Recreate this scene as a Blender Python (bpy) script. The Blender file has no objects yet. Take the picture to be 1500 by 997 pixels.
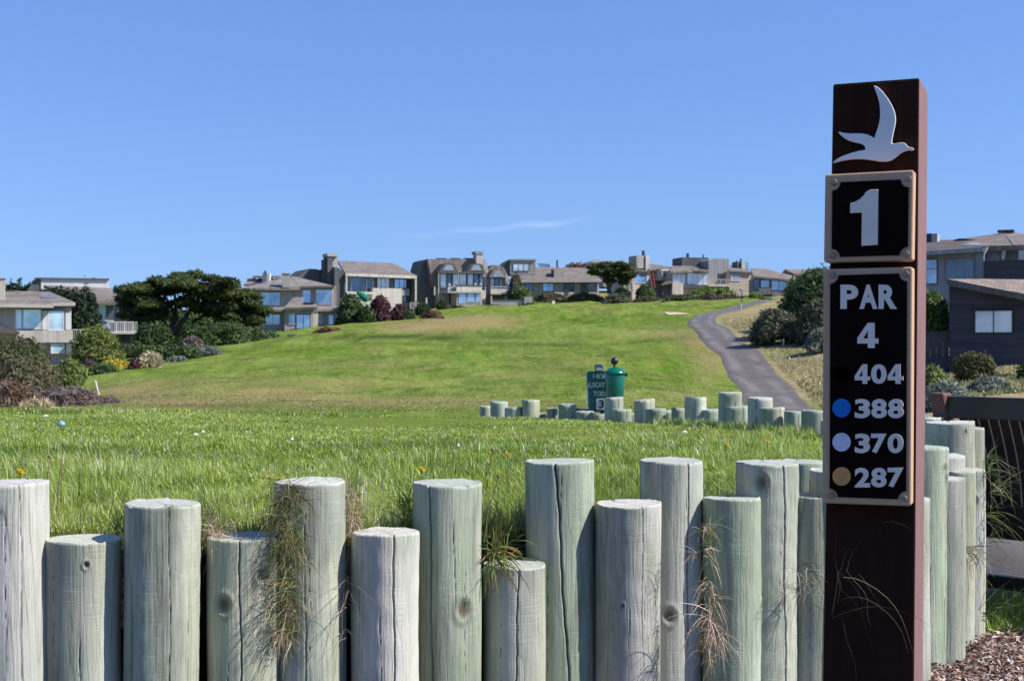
import bpy, bmesh, math, random
import numpy as np
from mathutils import Vector, Matrix

# ---------------------------------------------------------------- camera, sky, sun, exposure
F = 2000.0            # focal length in photo pixels (photo 1500 wide)
CZ = 1.0              # camera height above the mulch bed
HY = 505.0            # row of the horizon
S = bpy.context.scene
COL = S.collection
cam = bpy.data.cameras.new('camera'); camo = bpy.data.objects.new('camera', cam); COL.objects.link(camo)
camo.location = (0, 0, CZ); camo.rotation_euler = (math.radians(90), 0, 0)
cam.sensor_width = 36; cam.lens = 36 * F / 1500; cam.shift_y = (HY - 498.5) / 1500
cam.clip_start = 0.05; cam.clip_end = 20000
cam.dof.use_dof = True; cam.dof.focus_distance = 3.2; cam.dof.aperture_fstop = 20
S.camera = camo
SUN_AZ, SUN_EL = math.radians(77), math.radians(44)     # azimuth from "behind the camera" towards the right
sd = Vector((math.sin(SUN_AZ) * math.cos(SUN_EL), -math.cos(SUN_AZ) * math.cos(SUN_EL), math.sin(SUN_EL)))
W = bpy.data.worlds.new('World'); S.world = W; W.use_nodes = True
nt = W.node_tree; bg = nt.nodes['Background']
sky = nt.nodes.new('ShaderNodeTexSky'); sky.sky_type = 'NISHITA'; sky.sun_disc = False
sky.sun_elevation = SUN_EL; sky.sun_rotation = math.atan2(sd.x, sd.y)
sky.altitude = 0; sky.air_density = 1.4; sky.dust_density = 0.0; sky.ozone_density = 10.0
stc = nt.nodes.new('ShaderNodeTexCoord'); smp = nt.nodes.new('ShaderNodeMapping'); smp.inputs['Location'].default_value = (0, 0, .1); smp.inputs['Scale'].default_value = (1, 1, .8)
nt.links.new(stc.outputs['Generated'], smp.inputs[0]); nt.links.new(smp.outputs[0], sky.inputs[0])      # clear dry air: the pale band at the horizon stays thin
smx = nt.nodes.new('ShaderNodeMix'); smx.data_type = 'RGBA'; smx.blend_type = 'MULTIPLY'; smx.inputs[0].default_value = 1; smx.inputs[7].default_value = (1.0, .965, 1.17, 1)
nt.links.new(sky.outputs[0], smx.inputs[6]); nt.links.new(smx.outputs[2], bg.inputs[0]); bg.inputs[1].default_value = 0.10
sl = bpy.data.lights.new('sun', 'SUN'); so = bpy.data.objects.new('sun', sl); COL.objects.link(so)
sl.energy = 5.0; sl.angle = math.radians(0.53); sl.color = (1.0, 0.97, 0.925)
so.rotation_euler = sd.to_track_quat('Z', 'Y').to_euler(); so.location = (30, -6, 30)
S.view_settings.view_transform = 'Standard'; S.view_settings.look = 'None'
S.view_settings.exposure = 0.49; S.view_settings.gamma = 1
S.view_settings.use_curve_mapping = False
S.render.engine = 'CYCLES'

rng = np.random.default_rng(7); random.seed(7)
R = math.radians

# ---------------------------------------------------------------- object helpers
def link(o, parent=None):
    COL.objects.link(o)
    if parent is not None: o.parent = parent
    return o
def tag(o, label=None, cat=None, group=None, kind=None):
    if label: o['label'] = label
    if cat: o['category'] = cat
    if group: o['group'] = group
    if kind: o['kind'] = kind
    return o
def empty(name, loc, rz=0):
    o = bpy.data.objects.new(name, None); o.location = loc; o.rotation_euler = (0, 0, rz); o.empty_display_size = .2
    return link(o)
def np_mesh(name, V, T, mats, parent=None, cols=None, smooth=False, midx=None, attrs=None):
    V = np.asarray(V, dtype=np.float32); T = np.asarray(T, dtype=np.int32)
    me = bpy.data.meshes.new(name); n = T.shape[1]
    me.vertices.add(len(V)); me.vertices.foreach_set('co', V.ravel())
    me.loops.add(T.size); me.loops.foreach_set('vertex_index', T.ravel())
    me.polygons.add(len(T)); me.polygons.foreach_set('loop_start', np.arange(0, T.size, n, dtype=np.int32))
    if smooth: me.polygons.foreach_set('use_smooth', np.ones(len(T), dtype=bool))
    for m in (mats if isinstance(mats, (list, tuple)) else [mats]): me.materials.append(m)
    if midx is not None: me.polygons.foreach_set('material_index', np.asarray(midx, dtype=np.int32))
    if cols is not None:
        a = me.color_attributes.new('col', 'FLOAT_COLOR', 'POINT')
        c = np.ones((len(V), 4), dtype=np.float32); c[:, :3] = cols; a.data.foreach_set('color', c.ravel())
    if attrs:
        for k, v in attrs.items():
            a = me.attributes.new(k, 'FLOAT', 'POINT'); a.data.foreach_set('value', np.asarray(v, dtype=np.float32))
    me.update(calc_edges=True); me.validate()
    return link(bpy.data.objects.new(name, me), parent)
def bm_obj(name, bm, mat, parent=None, smooth=False, bevel=0):
    bmesh.ops.recalc_face_normals(bm, faces=bm.faces)
    me = bpy.data.meshes.new(name); bm.to_mesh(me); bm.free()
    for m in (mat if isinstance(mat, (list, tuple)) else [mat]): me.materials.append(m)
    if smooth:
        for p in me.polygons: p.use_smooth = True
    o = link(bpy.data.objects.new(name, me), parent)
    if bevel:
        b = o.modifiers.new('bevel', 'BEVEL'); b.width = bevel; b.segments = 2; b.limit_method = 'ANGLE'
    return o
def add_box(bm, x0, x1, y0, y1, z0, z1):
    v = [bm.verts.new(p) for p in ((x0,y0,z0),(x1,y0,z0),(x1,y1,z0),(x0,y1,z0),(x0,y0,z1),(x1,y0,z1),(x1,y1,z1),(x0,y1,z1))]
    for f in ((3,2,1,0),(4,5,6,7),(0,1,5,4),(1,2,6,5),(2,3,7,6),(3,0,4,7)): bm.faces.new([v[i] for i in f])
def add_hex(bm, A, B):
    """solid between two corresponding polygons A and B"""
    a = [bm.verts.new(p) for p in A]; b = [bm.verts.new(p) for p in B]; n = len(a)
    bm.faces.new(a); bm.faces.new(b[::-1])
    for i in range(n): bm.faces.new((a[i], b[i], b[(i+1) % n], a[(i+1) % n]))
def add_tube(bm, pts, rad, seg=8, closed_ends=True):
    pts = [Vector(p) for p in pts]; rings = []
    for i, p in enumerate(pts):
        t = (pts[min(i+1, len(pts)-1)] - pts[max(i-1, 0)]).normalized()
        a = Vector((1,0,0)) if abs(t.x) < .8 else Vector((0,1,0))
        u = t.cross(a).normalized(); w = t.cross(u)
        r = rad[i] if isinstance(rad, (list, tuple)) else rad
        rings.append([bm.verts.new(p + (u*math.cos(k*2*math.pi/seg) + w*math.sin(k*2*math.pi/seg))*r) for k in range(seg)])
    for A, B in zip(rings, rings[1:]):
        for k in range(seg): bm.faces.new((A[k], A[(k+1)%seg], B[(k+1)%seg], B[k]))
    if closed_ends: bm.faces.new(rings[0][::-1]); bm.faces.new(rings[-1])
def add_lathe(bm, prof, seg=32, c=(0,0)):
    rings = []
    for r, z in prof:
        if r < 1e-5: rings.append([bm.verts.new((c[0], c[1], z))])
        else: rings.append([bm.verts.new((c[0]+r*math.cos(k*2*math.pi/seg), c[1]+r*math.sin(k*2*math.pi/seg), z)) for k in range(seg)])
    for A, B in zip(rings, rings[1:]):
        for k in range(seg):
            if len(A) == 1 and len(B) == 1: continue
            if len(A) == 1: bm.faces.new((A[0], B[k], B[(k+1)%seg]))
            elif len(B) == 1: bm.faces.new((A[k], A[(k+1)%seg], B[0]))
            else: bm.faces.new((A[k], A[(k+1)%seg], B[(k+1)%seg], B[k]))

# ---------------------------------------------------------------- material helpers
def new_mat(name):
    m = bpy.data.materials.new(name); m.use_nodes = True
    return m, m.node_tree, m.node_tree.nodes['Principled BSDF']
def N(t, kind, **kw):
    n = t.nodes.new(kind)
    for k, v in kw.items():
        if k in n.inputs.keys() if hasattr(n.inputs, 'keys') else False: n.inputs[k].default_value = v
        else: setattr(n, k, v)
    return n
def noise(t, vec, scale, detail=4, rough=.55, dist=0.0):
    n = t.nodes.new('ShaderNodeTexNoise'); n.inputs['Scale'].default_value = scale; n.inputs['Detail'].default_value = detail
    n.inputs['Roughness'].default_value = rough; n.inputs['Distortion'].default_value = dist
    if vec is not None: t.links.new(vec, n.inputs['Vector'])
    return n.outputs['Fac']
def mapping(t, vec, scale=(1,1,1), rot=(0,0,0), loc=(0,0,0)):
    n = t.nodes.new('ShaderNodeMapping'); n.inputs['Scale'].default_value = scale; n.inputs['Rotation'].default_value = rot; n.inputs['Location'].default_value = loc
    t.links.new(vec, n.inputs['Vector']); return n.outputs[0]
def ramp(t, fac, stops):
    n = t.nodes.new('ShaderNodeValToRGB'); cr = n.color_ramp
    while len(cr.elements) < len(stops): cr.elements.new(.5)
    for e, (p, c) in zip(cr.elements, stops):
        e.position = p; e.color = (*c, 1) if isinstance(c, tuple) else (c, c, c, 1)
    t.links.new(fac, n.inputs[0]); return n.outputs[0]
def mix(t, fac, a, b, mode='MIX'):
    n = t.nodes.new('ShaderNodeMix'); n.data_type = 'RGBA'; n.blend_type = mode
    for s, v in ((n.inputs[0], fac), (n.inputs[6], a), (n.inputs[7], b)):
        if hasattr(v, 'is_linked') or isinstance(v, bpy.types.NodeSocket): t.links.new(v, s)
        elif isinstance(v, tuple): s.default_value = (*v, 1)
        else: s.default_value = v
    return n.outputs[2]
def math_n(t, op, a, b=0.0, clamp=False):
    n = t.nodes.new('ShaderNodeMath'); n.operation = op; n.use_clamp = clamp
    for s, v in ((n.inputs[0], a), (n.inputs[1], b)):
        if isinstance(v, bpy.types.NodeSocket): t.links.new(v, s)
        else: s.default_value = v
    return n.outputs[0]
def bump(t, h, strength, dist, bs, prev=None):
    n = t.nodes.new('ShaderNodeBump'); n.inputs['Strength'].default_value = strength; n.inputs['Distance'].default_value = dist
    t.links.new(h, n.inputs['Height'])
    if prev is not None: t.links.new(prev, n.inputs['Normal'])
    t.links.new(n.outputs[0], bs.inputs['Normal']); return n.outputs[0]
def objco(t): return t.nodes.new('ShaderNodeTexCoord').outputs['Object']

def simple(name, c, rough=.7, var=.25, scale=3, spec=.3, bmp=0, metal=0):
    m, t, b = new_mat(name); v = objco(t)
    f = noise(t, v, scale, 5)
    lo = tuple(x*(1-var) for x in c); hi = tuple(min(1, x*(1+var)) for x in c)
    t.links.new(ramp(t, f, [(.3, lo), (.7, hi)]), b.inputs['Base Color'])
    b.inputs['Roughness'].default_value = rough; b.inputs['Specular IOR Level'].default_value = spec; b.inputs['Metallic'].default_value = metal
    if bmp: bump(t, noise(t, v, scale*6, 4), .5, bmp, b)
    return m
def siding(name, c, vertical=True, pitch=.22, var=.2, horizontal_stain=True):
    m, t, b = new_mat(name); v = objco(t)
    sx = t.nodes.new('ShaderNodeSeparateXYZ'); t.links.new(v, sx.inputs[0])
    co = math_n(t, 'ADD', sx.outputs[0], sx.outputs[1]) if vertical else sx.outputs[2]
    k = math_n(t, 'FRACT', math_n(t, 'DIVIDE', co, pitch))
    board = t.nodes.new('ShaderNodeTexWhiteNoise'); board.noise_dimensions = '1D'
    t.links.new(math_n(t, 'FLOOR', math_n(t, 'DIVIDE', co, pitch)), board.inputs['W'])
    groove = ramp(t, k, [(0, .45), (.09, 1.0), (1.0, 1.0)])
    st = mapping(t, v, (1.2, 1.2, .35) if vertical else (.4, .4, 2))
    f = noise(t, st, 1.4, 6, .6)
    base = ramp(t, f, [(.25, tuple(x*(1-var) for x in c)), (.75, tuple(min(1,x*(1+var)) for x in c))])
    bb = ramp(t, board.outputs['Value'], [(0, .82), (1, 1.06)])
    col = mix(t, 1.0, base, bb, 'MULTIPLY'); col = mix(t, 1.0, col, groove, 'MULTIPLY')
    t.links.new(col, b.inputs['Base Color']); b.inputs['Roughness'].default_value = .8; b.inputs['Specular IOR Level'].default_value = .2
    bump(t, groove, .6, .02, b); return m
def shingle(name, c, var=.3):
    m, t, b = new_mat(name); v = objco(t)
    br = t.nodes.new('ShaderNodeTexBrick'); br.inputs['Scale'].default_value = 1
    br.inputs['Brick Width'].default_value = .34; br.inputs['Row Height'].default_value = .16; br.inputs['Mortar Size'].default_value = .015
    br.inputs['Color1'].default_value = (*[x*(1-var*.6) for x in c], 1); br.inputs['Color2'].default_value = (*[x*(1+var*.7) for x in c], 1)
    br.inputs['Mortar'].default_value = (*[x*.45 for x in c], 1)
    t.links.new(mapping(t, v, (1, .6, 1)), br.inputs['Vector'])
    f = noise(t, v, .7, 6, .65)
    col = mix(t, 1.0, br.outputs['Color'], ramp(t, f, [(.3, .72), (.7, 1.2)]), 'MULTIPLY')
    t.links.new(col, b.inputs['Base Color']); b.inputs['Roughness'].default_value = .9; b.inputs['Specular IOR Level'].default_value = .15
    bump(t, br.outputs['Fac'], .4, -.02, b); return m
def glass(name, c=(.05,.08,.12), metal=.55, rough=.06):
    m, t, b = new_mat(name); v = objco(t)
    f = noise(t, v, .6, 2)
    t.links.new(ramp(t, f, [(.35, tuple(x*.7 for x in c)), (.65, tuple(x*1.3 for x in c))]), b.inputs['Base Color'])
    b.inputs['Roughness'].default_value = rough; b.inputs['Metallic'].default_value = metal; b.inputs['Specular IOR Level'].default_value = .9
    bump(t, noise(t, v, 1.3, 2), .08, .05, b); return m
def leaf_mat(name, c, var=.35, trans=.3):
    """c multiplied by the per-leaf colour attribute"""
    m, t, b = new_mat(name)
    a = t.nodes.new('ShaderNodeVertexColor'); a.layer_name = 'col'
    col = mix(t, 1.0, c, a.outputs['Color'], 'MULTIPLY')
    t.links.new(col, b.inputs['Base Color']); b.inputs['Roughness'].default_value = .6; b.inputs['Specular IOR Level'].default_value = .25
    tr = t.nodes.new('ShaderNodeBsdfTranslucent'); t.links.new(col, tr.inputs[0])
    ms = t.nodes.new('ShaderNodeMixShader'); ms.inputs[0].default_value = trans
    t.links.new(b.outputs[0], ms.inputs[1]); t.links.new(tr.outputs[0], ms.inputs[2])
    t.links.new(ms.outputs[0], t.nodes['Material Output'].inputs['Surface']); return m

# ---------------------------------------------------------------- terrain height
def P(px, py, d): return Vector(((px-750)/F*d, d, CZ-(py-HY)/F*d))
CP = [ # column, row, distance in metres: ground points read off the photograph at estimated distances
 (-300,612,40),(100,603,40),(400,604,40),(700,604,40),(900,604,40),(1100,612,40),(1150,618,38),(1200,624,34),(1290,624,34),(1400,606,32),(1550,600,31),(1800,600,31),
 (100,650,20),(500,650,20),(900,650,20),(1200,660,20),(1500,625,20),(-300,650,20),(1800,625,20),
 (-300,590,60),(0,585,55),(120,575,60),(200,568,58),(400,572,54),(700,572,54),(950,573,52),(1085,572,56),(1165,581,54),(1235,592,48),
 (160,550,75),(230,536,85),(300,520,95),(300,545,70),(500,545,68),(750,540,68),(960,532,68),(1035,535,69),(1120,535,69),(1220,556,58),
 (340,510,103),(430,500,112),(500,492,112),(600,498,105),(750,500,100),(880,503,90),(1000,503,84),(1060,507,80),(1130,505,78),(1210,512,70),
 (500,487,125),(560,471,140),(600,482,122),(640,478,128),(620,465,150),(700,462,150),(700,484,120),(760,450,168),(750,470,138),(850,449,165),
 (850,472,130),(820,451,158),(900,449,157),(700,461,142),(640,464,148),(560,470,143),(1000,446,150),(660,455,168),(740,447,178),(800,482,118),(900,463,140),(950,446,160),(960,470,118),(1000,460,130),(1010,478,104),(1030,463,120),(1080,455,135),(1000,441,165),(1080,440,160),
 (1110,470,105),(1130,455,125),(1200,470,95),(1150,440,150),(1300,480,90),(1300,540,56),
 (-300,540,95),(0,538,95),(100,532,105),(200,522,120),(300,503,135),(380,490,142),(440,482,150),(520,472,165),(600,462,172),(680,449,182),
 (800,437,195),(900,436,195),(1000,434,190),(1100,434,180),(1180,434,170),(1300,440,140),
 (1380,545,55),(1460,538,54),(1550,538,54),(1440,560,45),(1800,540,60),(1400,500,78),(1500,490,80),(1800,490,90),
 (-300,470,220),(0,470,220),(300,460,220),(600,440,230),(900,425,230),(1200,428,230),(1500,440,220),(1800,440,220)]
# knolls and dips: column, distance, half width across, half width along, height
BUMPS = [(635,127,6,3.5,.42),(715,131,5,3.5,.3),(770,139,8,4,-.6),(560,132,5,5,-.5),(520,101,9,3,.35),(610,99,12,3.0,.6),(720,100,10,3,.6),(830,98,8,3,.3),(650,110,18,4.5,-1.1),(850,148,9,4,-.6),(985,79,5,5,.6),(970,92,6,5,-.5),
 (560,76,9,4,.3),(800,70,9,4,.3),(760,148,14,4,-.7),(900,128,8,4,.6),(960,118,7,4,-.5),(460,60,7,3,.25)]
cp = np.array(CP, float)
def uv(px, d): return np.stack([px/130.0, np.log(d)*9.0], -1)
Q = uv(cp[:,0], cp[:,2]); n_ = len(Q)
PTH = ([0,20,34,47,56,63,73,82,97,106,116,126,140,154,230],[3.4,5.0,7.0,9.15,10.5,11.1,12.3,12.7,14.1,14.8,16.2,18.6,23.1,29.3,36])
def ker(r2): return np.where(r2 > 1e-12, .5*r2*np.log(np.maximum(r2,1e-12)), 0)
K_ = ker(((Q[:,None]-Q[None])**2).sum(-1)) + np.eye(n_)*.03
A_ = np.zeros((n_+3, n_+3)); A_[:n_,:n_] = K_; A_[:n_,n_] = 1; A_[:n_,n_+1:] = Q; A_[n_,:n_] = 1; A_[n_+1:,:n_] = Q.T
w_ = np.linalg.solve(A_, np.concatenate([cp[:,1], np.zeros(3)]))
def smooth(a, b, x): t = np.clip((x-a)/(b-a), 0, 1); return t*t*(3-2*t)
def height(x, y):
    x = np.asarray(x, float); y = np.asarray(y, float)
    yy = np.clip(y, 16, 230); px = np.clip(750 + F*x/np.maximum(y, 16), -300, 1800)
    sh = px.shape; q = uv(px.ravel(), yy.ravel()); out = np.empty(len(q))
    for i in range(0, len(q), 20000):
        s = q[i:i+20000]; out[i:i+20000] = ker(((s[:,None]-Q[None])**2).sum(-1)) @ w_[:n_] + w_[n_] + s @ w_[n_+1:]
    far = CZ - (out.reshape(sh) - HY)/F*yy
    keep = 1 - np.exp(-((x-np.interp(y, PTH[0], PTH[1]))/4.5)**2)      # the cart path runs on even ground
    far = far + keep*.09*np.sin(x*.11+y*.05)*np.sin(y*.083-x*.02)*smooth(40,90,y)
    for bx, bd, sx, sy, hh in BUMPS:
        far = far + keep*hh*np.exp(-((x-(bx-750)/F*bd)/sx)**2 - ((y-bd)/sy)**2)
    for ax, ay, ph, am in ((.9,.35,0,.05),(-.6,.8,1,.05),(1.3,.2,2,.035),(.45,-.5,3,.08),(.25,.9,4,.06),(1.0,-.9,5,.035)):
        far = far + keep*am*np.sin(x*ax+y*ay+ph+1.5*np.sin(x*.13+y*.09+ph))*smooth(40,60,y)*smooth(230,170,y)
    far = far + keep*.12*np.sin(x*.35+y*.11+1)*np.sin(y*.27-x*.09)*smooth(30,60,y)
    far = far + smooth(230, 420, y)*(-6) + smooth(380,560,y)*smooth(-100,-220,x)*17
    far = np.where(np.hypot(x, y) > 700, far*smooth(2500, 700, np.hypot(x,y)), far)
    return far*smooth(9, 17, y)
gx = np.concatenate([-np.geomspace(4000, 130, 24), np.arange(-126, 90, .75), np.geomspace(91, 4000, 24)])
gy = np.concatenate([np.array([-2500,-1000,-400,-150,-60,-20,-5,0,3]), np.arange(5, 240, .75), np.geomspace(241, 6000, 40)])
GX, GY = np.meshgrid(gx, gy); GZ = height(GX, GY)
def ground(x, y):
    i = int(np.clip(np.searchsorted(gx, x)-1, 0, len(gx)-2)); j = int(np.clip(np.searchsorted(gy, y)-1, 0, len(gy)-2))
    a = (x-gx[i])/(gx[i+1]-gx[i]); b = (y-gy[j])/(gy[j+1]-gy[j])
    return float((GZ[j,i]*(1-a)+GZ[j,i+1]*a)*(1-b) + (GZ[j+1,i]*(1-a)+GZ[j+1,i+1]*a)*b)

# grass types, and crest and dip shading put into the turf colour: (column, row, half width, half height, amount) around the place it lies
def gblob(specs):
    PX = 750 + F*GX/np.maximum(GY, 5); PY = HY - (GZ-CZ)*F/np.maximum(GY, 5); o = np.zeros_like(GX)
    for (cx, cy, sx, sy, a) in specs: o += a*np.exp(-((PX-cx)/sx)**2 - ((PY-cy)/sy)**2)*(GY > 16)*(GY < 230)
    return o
dry = gblob([(620,479,55,7,1.8),(700,469,50,6,1.5),(400,575,90,8,.9),(250,590,80,6,.8),(180,572,30,5,1.0),(730,478,60,4,.45),(990,489,60,5,.8),(1045,530,22,22,.8),(1025,500,25,9,.8),(920,434,60,5,.9),
             (1010,520,18,10,.3),(210,575,60,14,.7),(330,560,160,8,.35),(430,590,200,9,.5),(600,585,120,8,.3),(700,590,200,6,.4),(1000,580,60,10,.35),(540,535,90,5,.3),(760,548,60,5,.25),(960,437,60,4,.7),(500,560,80,6,.35),(820,530,70,4,.2)])
lush = gblob([(985,535,60,18,.9),(850,468,80,6,.8),(790,458,50,4,.6),(240,545,60,6,.6),(560,515,220,6,.35),(980,465,30,6,.4),(420,515,100,7,.5),(600,494,100,3,.5),(880,560,90,7,.3)])
dark = gblob([(620,493.5,150,2.6,1.6),(700,504,160,2.5,.6),(820,506,100,2.5,.5),(690,486,60,2.5,.4),(300,594,150,3,.7),(220,583,70,5,.4),(380,566,60,3,.5),(430,560,40,3,.25),(640,544,40,2,.3)])  # darker turf, with the shade of the dip behind the crest painted in
light = gblob([(640,499,190,1.8,1.1),(560,505,120,2,.5),(880,488,90,2.2,.8),(960,478,60,2,.7),(800,492,90,2,.6),(330,535,120,3,.5),(260,550,80,3,.5),(700,530,160,3,.4),(620,560,120,3,.4),(850,457,90,1.8,.5),(560,485,40,3,.5)])  # paler turf streaks, with the lit crest line put into the colour
PX = 750 + F*GX/np.maximum(GY, 5)
pathx = np.interp(GY, [0,20,34,48,56,63,73,82,97,106,116,126,140,160,230],[3.4,5.6,8,10.2,10.5,11.1,12.3,12.7,14.1,14.8,16.2,18.6,23.8,31,36])
rough = smooth(0, 1.2, GX - pathx)*(GY > 10) + smooth(-1,1,GX-1.6)*(GY <= 10)
rough = np.maximum(rough, .25*smooth(176, 186, GY)); rough = np.maximum(rough, smooth(150, 40, PX)*(GY > 16)*.6)
rough = np.clip(rough, 0, 1)
m_ground, t, b = new_mat('turf'); v = objco(t)
def attr(t, n):
    a = t.nodes.new('ShaderNodeAttribute'); a.attribute_name = n; return a.outputs['Fac']
n1 = noise(t, v, .12, 6, .6); n2 = noise(t, mapping(t, v, (.5, 1.6, 1), (0,0,.3)), .35, 6, .65); n3 = noise(t, v, 3.5, 5, .7); n4 = noise(t, v, 22, 3, .7)
fair = ramp(t, n2, [(.30, (.078,.142,.018)), (.46, (.126,.203,.029)), (.58, (.160,.226,.042)), (.74, (.232,.250,.075))])
fair = mix(t, ramp(t, n1, [(.35, 0.0), (.7, .8)]), fair, (.190,.215,.056))
n5 = noise(t, mapping(t, v, (.35, 1.9, 1), (0,0,-.12)), .55, 5, .7); fair = mix(t, ramp(t, n5, [(.52, 0.0), (.66, .55)]), fair, (.055,.105,.010)); fair = mix(t, ramp(t, n5, [(.34, .45), (.46, 0.0)]), fair, (.225,.205,.062))
fair = mix(t, attr(t,'lush'), fair, (.085,.160,.014))
n6 = noise(t, mapping(t, v, (1.0, .45, 1), (0,0,.5)), .9, 6, .75)
fair = mix(t, ramp(t, n6, [(.51, 0.0), (.62, .6)]), fair, (.205,.19,.062)); fair = mix(t, ramp(t, n6, [(.38, .6), (.47, 0.0)]), fair, (.062,.112,.015))
n7 = noise(t, mapping(t, v, (.8, .10, 1), (0,0,-.2)), 1.4, 5, .75); fair = mix(t, 1.0, fair, ramp(t, n7, [(.36, .76), (.5, 1.0), (.66, 1.26)]), 'MULTIPLY')
dn = math_n(t, 'MULTIPLY', attr(t,'dry'), math_n(t, 'ADD', math_n(t,'MULTIPLY', n6, 2.2), .1), True)
fair = mix(t, dn, fair, (.255,.205,.088))
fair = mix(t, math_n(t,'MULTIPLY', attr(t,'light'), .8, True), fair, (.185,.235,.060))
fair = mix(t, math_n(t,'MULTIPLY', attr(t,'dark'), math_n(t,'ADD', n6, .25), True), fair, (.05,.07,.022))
rg = ramp(t, n3, [(.3, (.19,.155,.06)), (.48, (.31,.245,.125)), (.7, (.40,.315,.18))])
rg = mix(t, ramp(t, n1, [(.48, 0.0), (.62, .6)]), rg, (.16,.18,.065))
col = mix(t, attr(t,'rough'), fair, rg)
col = mix(t, 1.0, col, ramp(t, n3, [(.25, .72), (.75, 1.22)]), 'MULTIPLY')
col = mix(t, 1.0, col, ramp(t, n4, [(.25, .75), (.75, 1.2)]), 'MULTIPLY')
t.links.new(col, b.inputs['Base Color']); b.inputs['Roughness'].default_value = 1; b.inputs['Specular IOR Level'].default_value = .0
nn = bump(t, n3, .5, .10, b); bump(t, n4, .6, .03, b, nn)
ny, nx = GX.shape; idx = np.arange(ny*nx).reshape(ny, nx)
quads = np.stack([idx[:-1,:-1], idx[:-1,1:], idx[1:,1:], idx[1:,:-1]], -1).reshape(-1, 4)
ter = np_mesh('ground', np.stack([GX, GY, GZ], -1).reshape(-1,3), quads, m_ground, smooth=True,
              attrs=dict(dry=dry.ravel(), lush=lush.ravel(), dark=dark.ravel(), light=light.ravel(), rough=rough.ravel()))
tag(ter, kind='structure')

# cart path: strip draped over the ground with worn tyre tracks
m_asph, t, b = new_mat('asphalt'); v = objco(t)
n1 = noise(t, v, .8, 6, .6); n2 = noise(t, v, 60, 3, .8)
c = ramp(t, n1, [(.3, (.095,.082,.073)), (.7, (.145,.127,.114))])
trk = attr(t, 'track')
c = mix(t, math_n(t, 'MULTIPLY', trk, ramp(t, noise(t, mapping(t, v, (1,.15,1)), 1.5, 4), [(.35, 0.0), (.65, .75)])), c, (.25,.225,.21))
c = mix(t, 1.0, c, ramp(t, n2, [(.2, .65), (.8, 1.3)]), 'MULTIPLY')
t.links.new(c, b.inputs['Base Color']); b.inputs['Roughness'].default_value = .9; b.inputs['Specular IOR Level'].default_value = .2
bump(t, n2, .6, .01, b)
def on_path(px, py, d): p = P(px, py, d); return (p.x, p.y)
ctr = [(3.3,5.6),(3.7,9.5),(5.0,20),(7.0,34),(9.15,47)] + [on_path(x, y, d) for x, y, d in
       [(1125,575,56),(1103,550,63),(1087,525,73),(1060,503,82),(1041,487,97),(1029,476,106),(1030,466,116),(1045,458,126),(1080,451,140),(1130,444,154)]]
cxy = np.array(ctr); s_ = np.r_[0, np.cumsum(np.hypot(*np.diff(cxy, axis=0).T))]
ss = np.linspace(0, s_[-1], 420)
def cr(y):   # Catmull-Rom through the centre points
    out = []
    for q in ss:
        i = min(max(np.searchsorted(s_, q)-1, 0), len(s_)-2); tt = (q-s_[i])/(s_[i+1]-s_[i])
        p0, p1, p2, p3 = y[max(i-1,0)], y[i], y[i+1], y[min(i+2, len(y)-1)]
        out.append(.5*((2*p1)+(-p0+p2)*tt+(2*p0-5*p1+4*p2-p3)*tt**2+(-p0+3*p1-3*p2+p3)*tt**3))
    return np.array(out)
cx_, cy_ = cr(cxy[:,0]), cr(cxy[:,1]); tx, ty = np.gradient(cx_), np.gradient(cy_); L = np.hypot(tx, ty); tx /= L; ty /= L
V = []; TR = []
wid = 1.28
for i in range(len(ss)):
    for k in range(13):
        o = (k/12*2-1)*wid*(1 + .03*math.sin(ss[i]*.7+(k>6)*2)); x = cx_[i]+ty[i]*o; y = cy_[i]-tx[i]*o
        V.append((x, y, ground(x, y)+.035 - (.1 if k in (0,12) else 0))); TR.append(math.exp(-((abs(k-6)-2.7)/1.0)**2))
idx = np.arange(len(V)).reshape(-1, 13)
quads = np.stack([idx[:-1,:-1], idx[:-1,1:], idx[1:,1:], idx[1:,:-1]], -1).reshape(-1,4)
tag(np_mesh('cart_path', V, quads, m_asph, smooth=True, attrs=dict(track=TR)), kind='structure')

# sand bunker beside the green
m_sand = simple('sand', (.46,.38,.26), .95, .1, 2, .1, .02)
c0 = P(991, 458.5, 126); V = [(c0.x, c0.y, ground(c0.x, c0.y)+.10)]; nb = 36
for k in range(nb):
    a = k/nb*2*math.pi; r = 1 + .22*math.sin(2*a+.6)+.1*math.sin(5*a); x, y = c0.x+.98*r*math.cos(a), c0.y+1.15*r*math.sin(a)
    V.append((x, y, ground(x, y)+.06))
tag(np_mesh('sand_bunker', V, [(0, k+1, (k+1) % nb+1) for k in range(nb)], m_sand, smooth=True), kind='structure')

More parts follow.
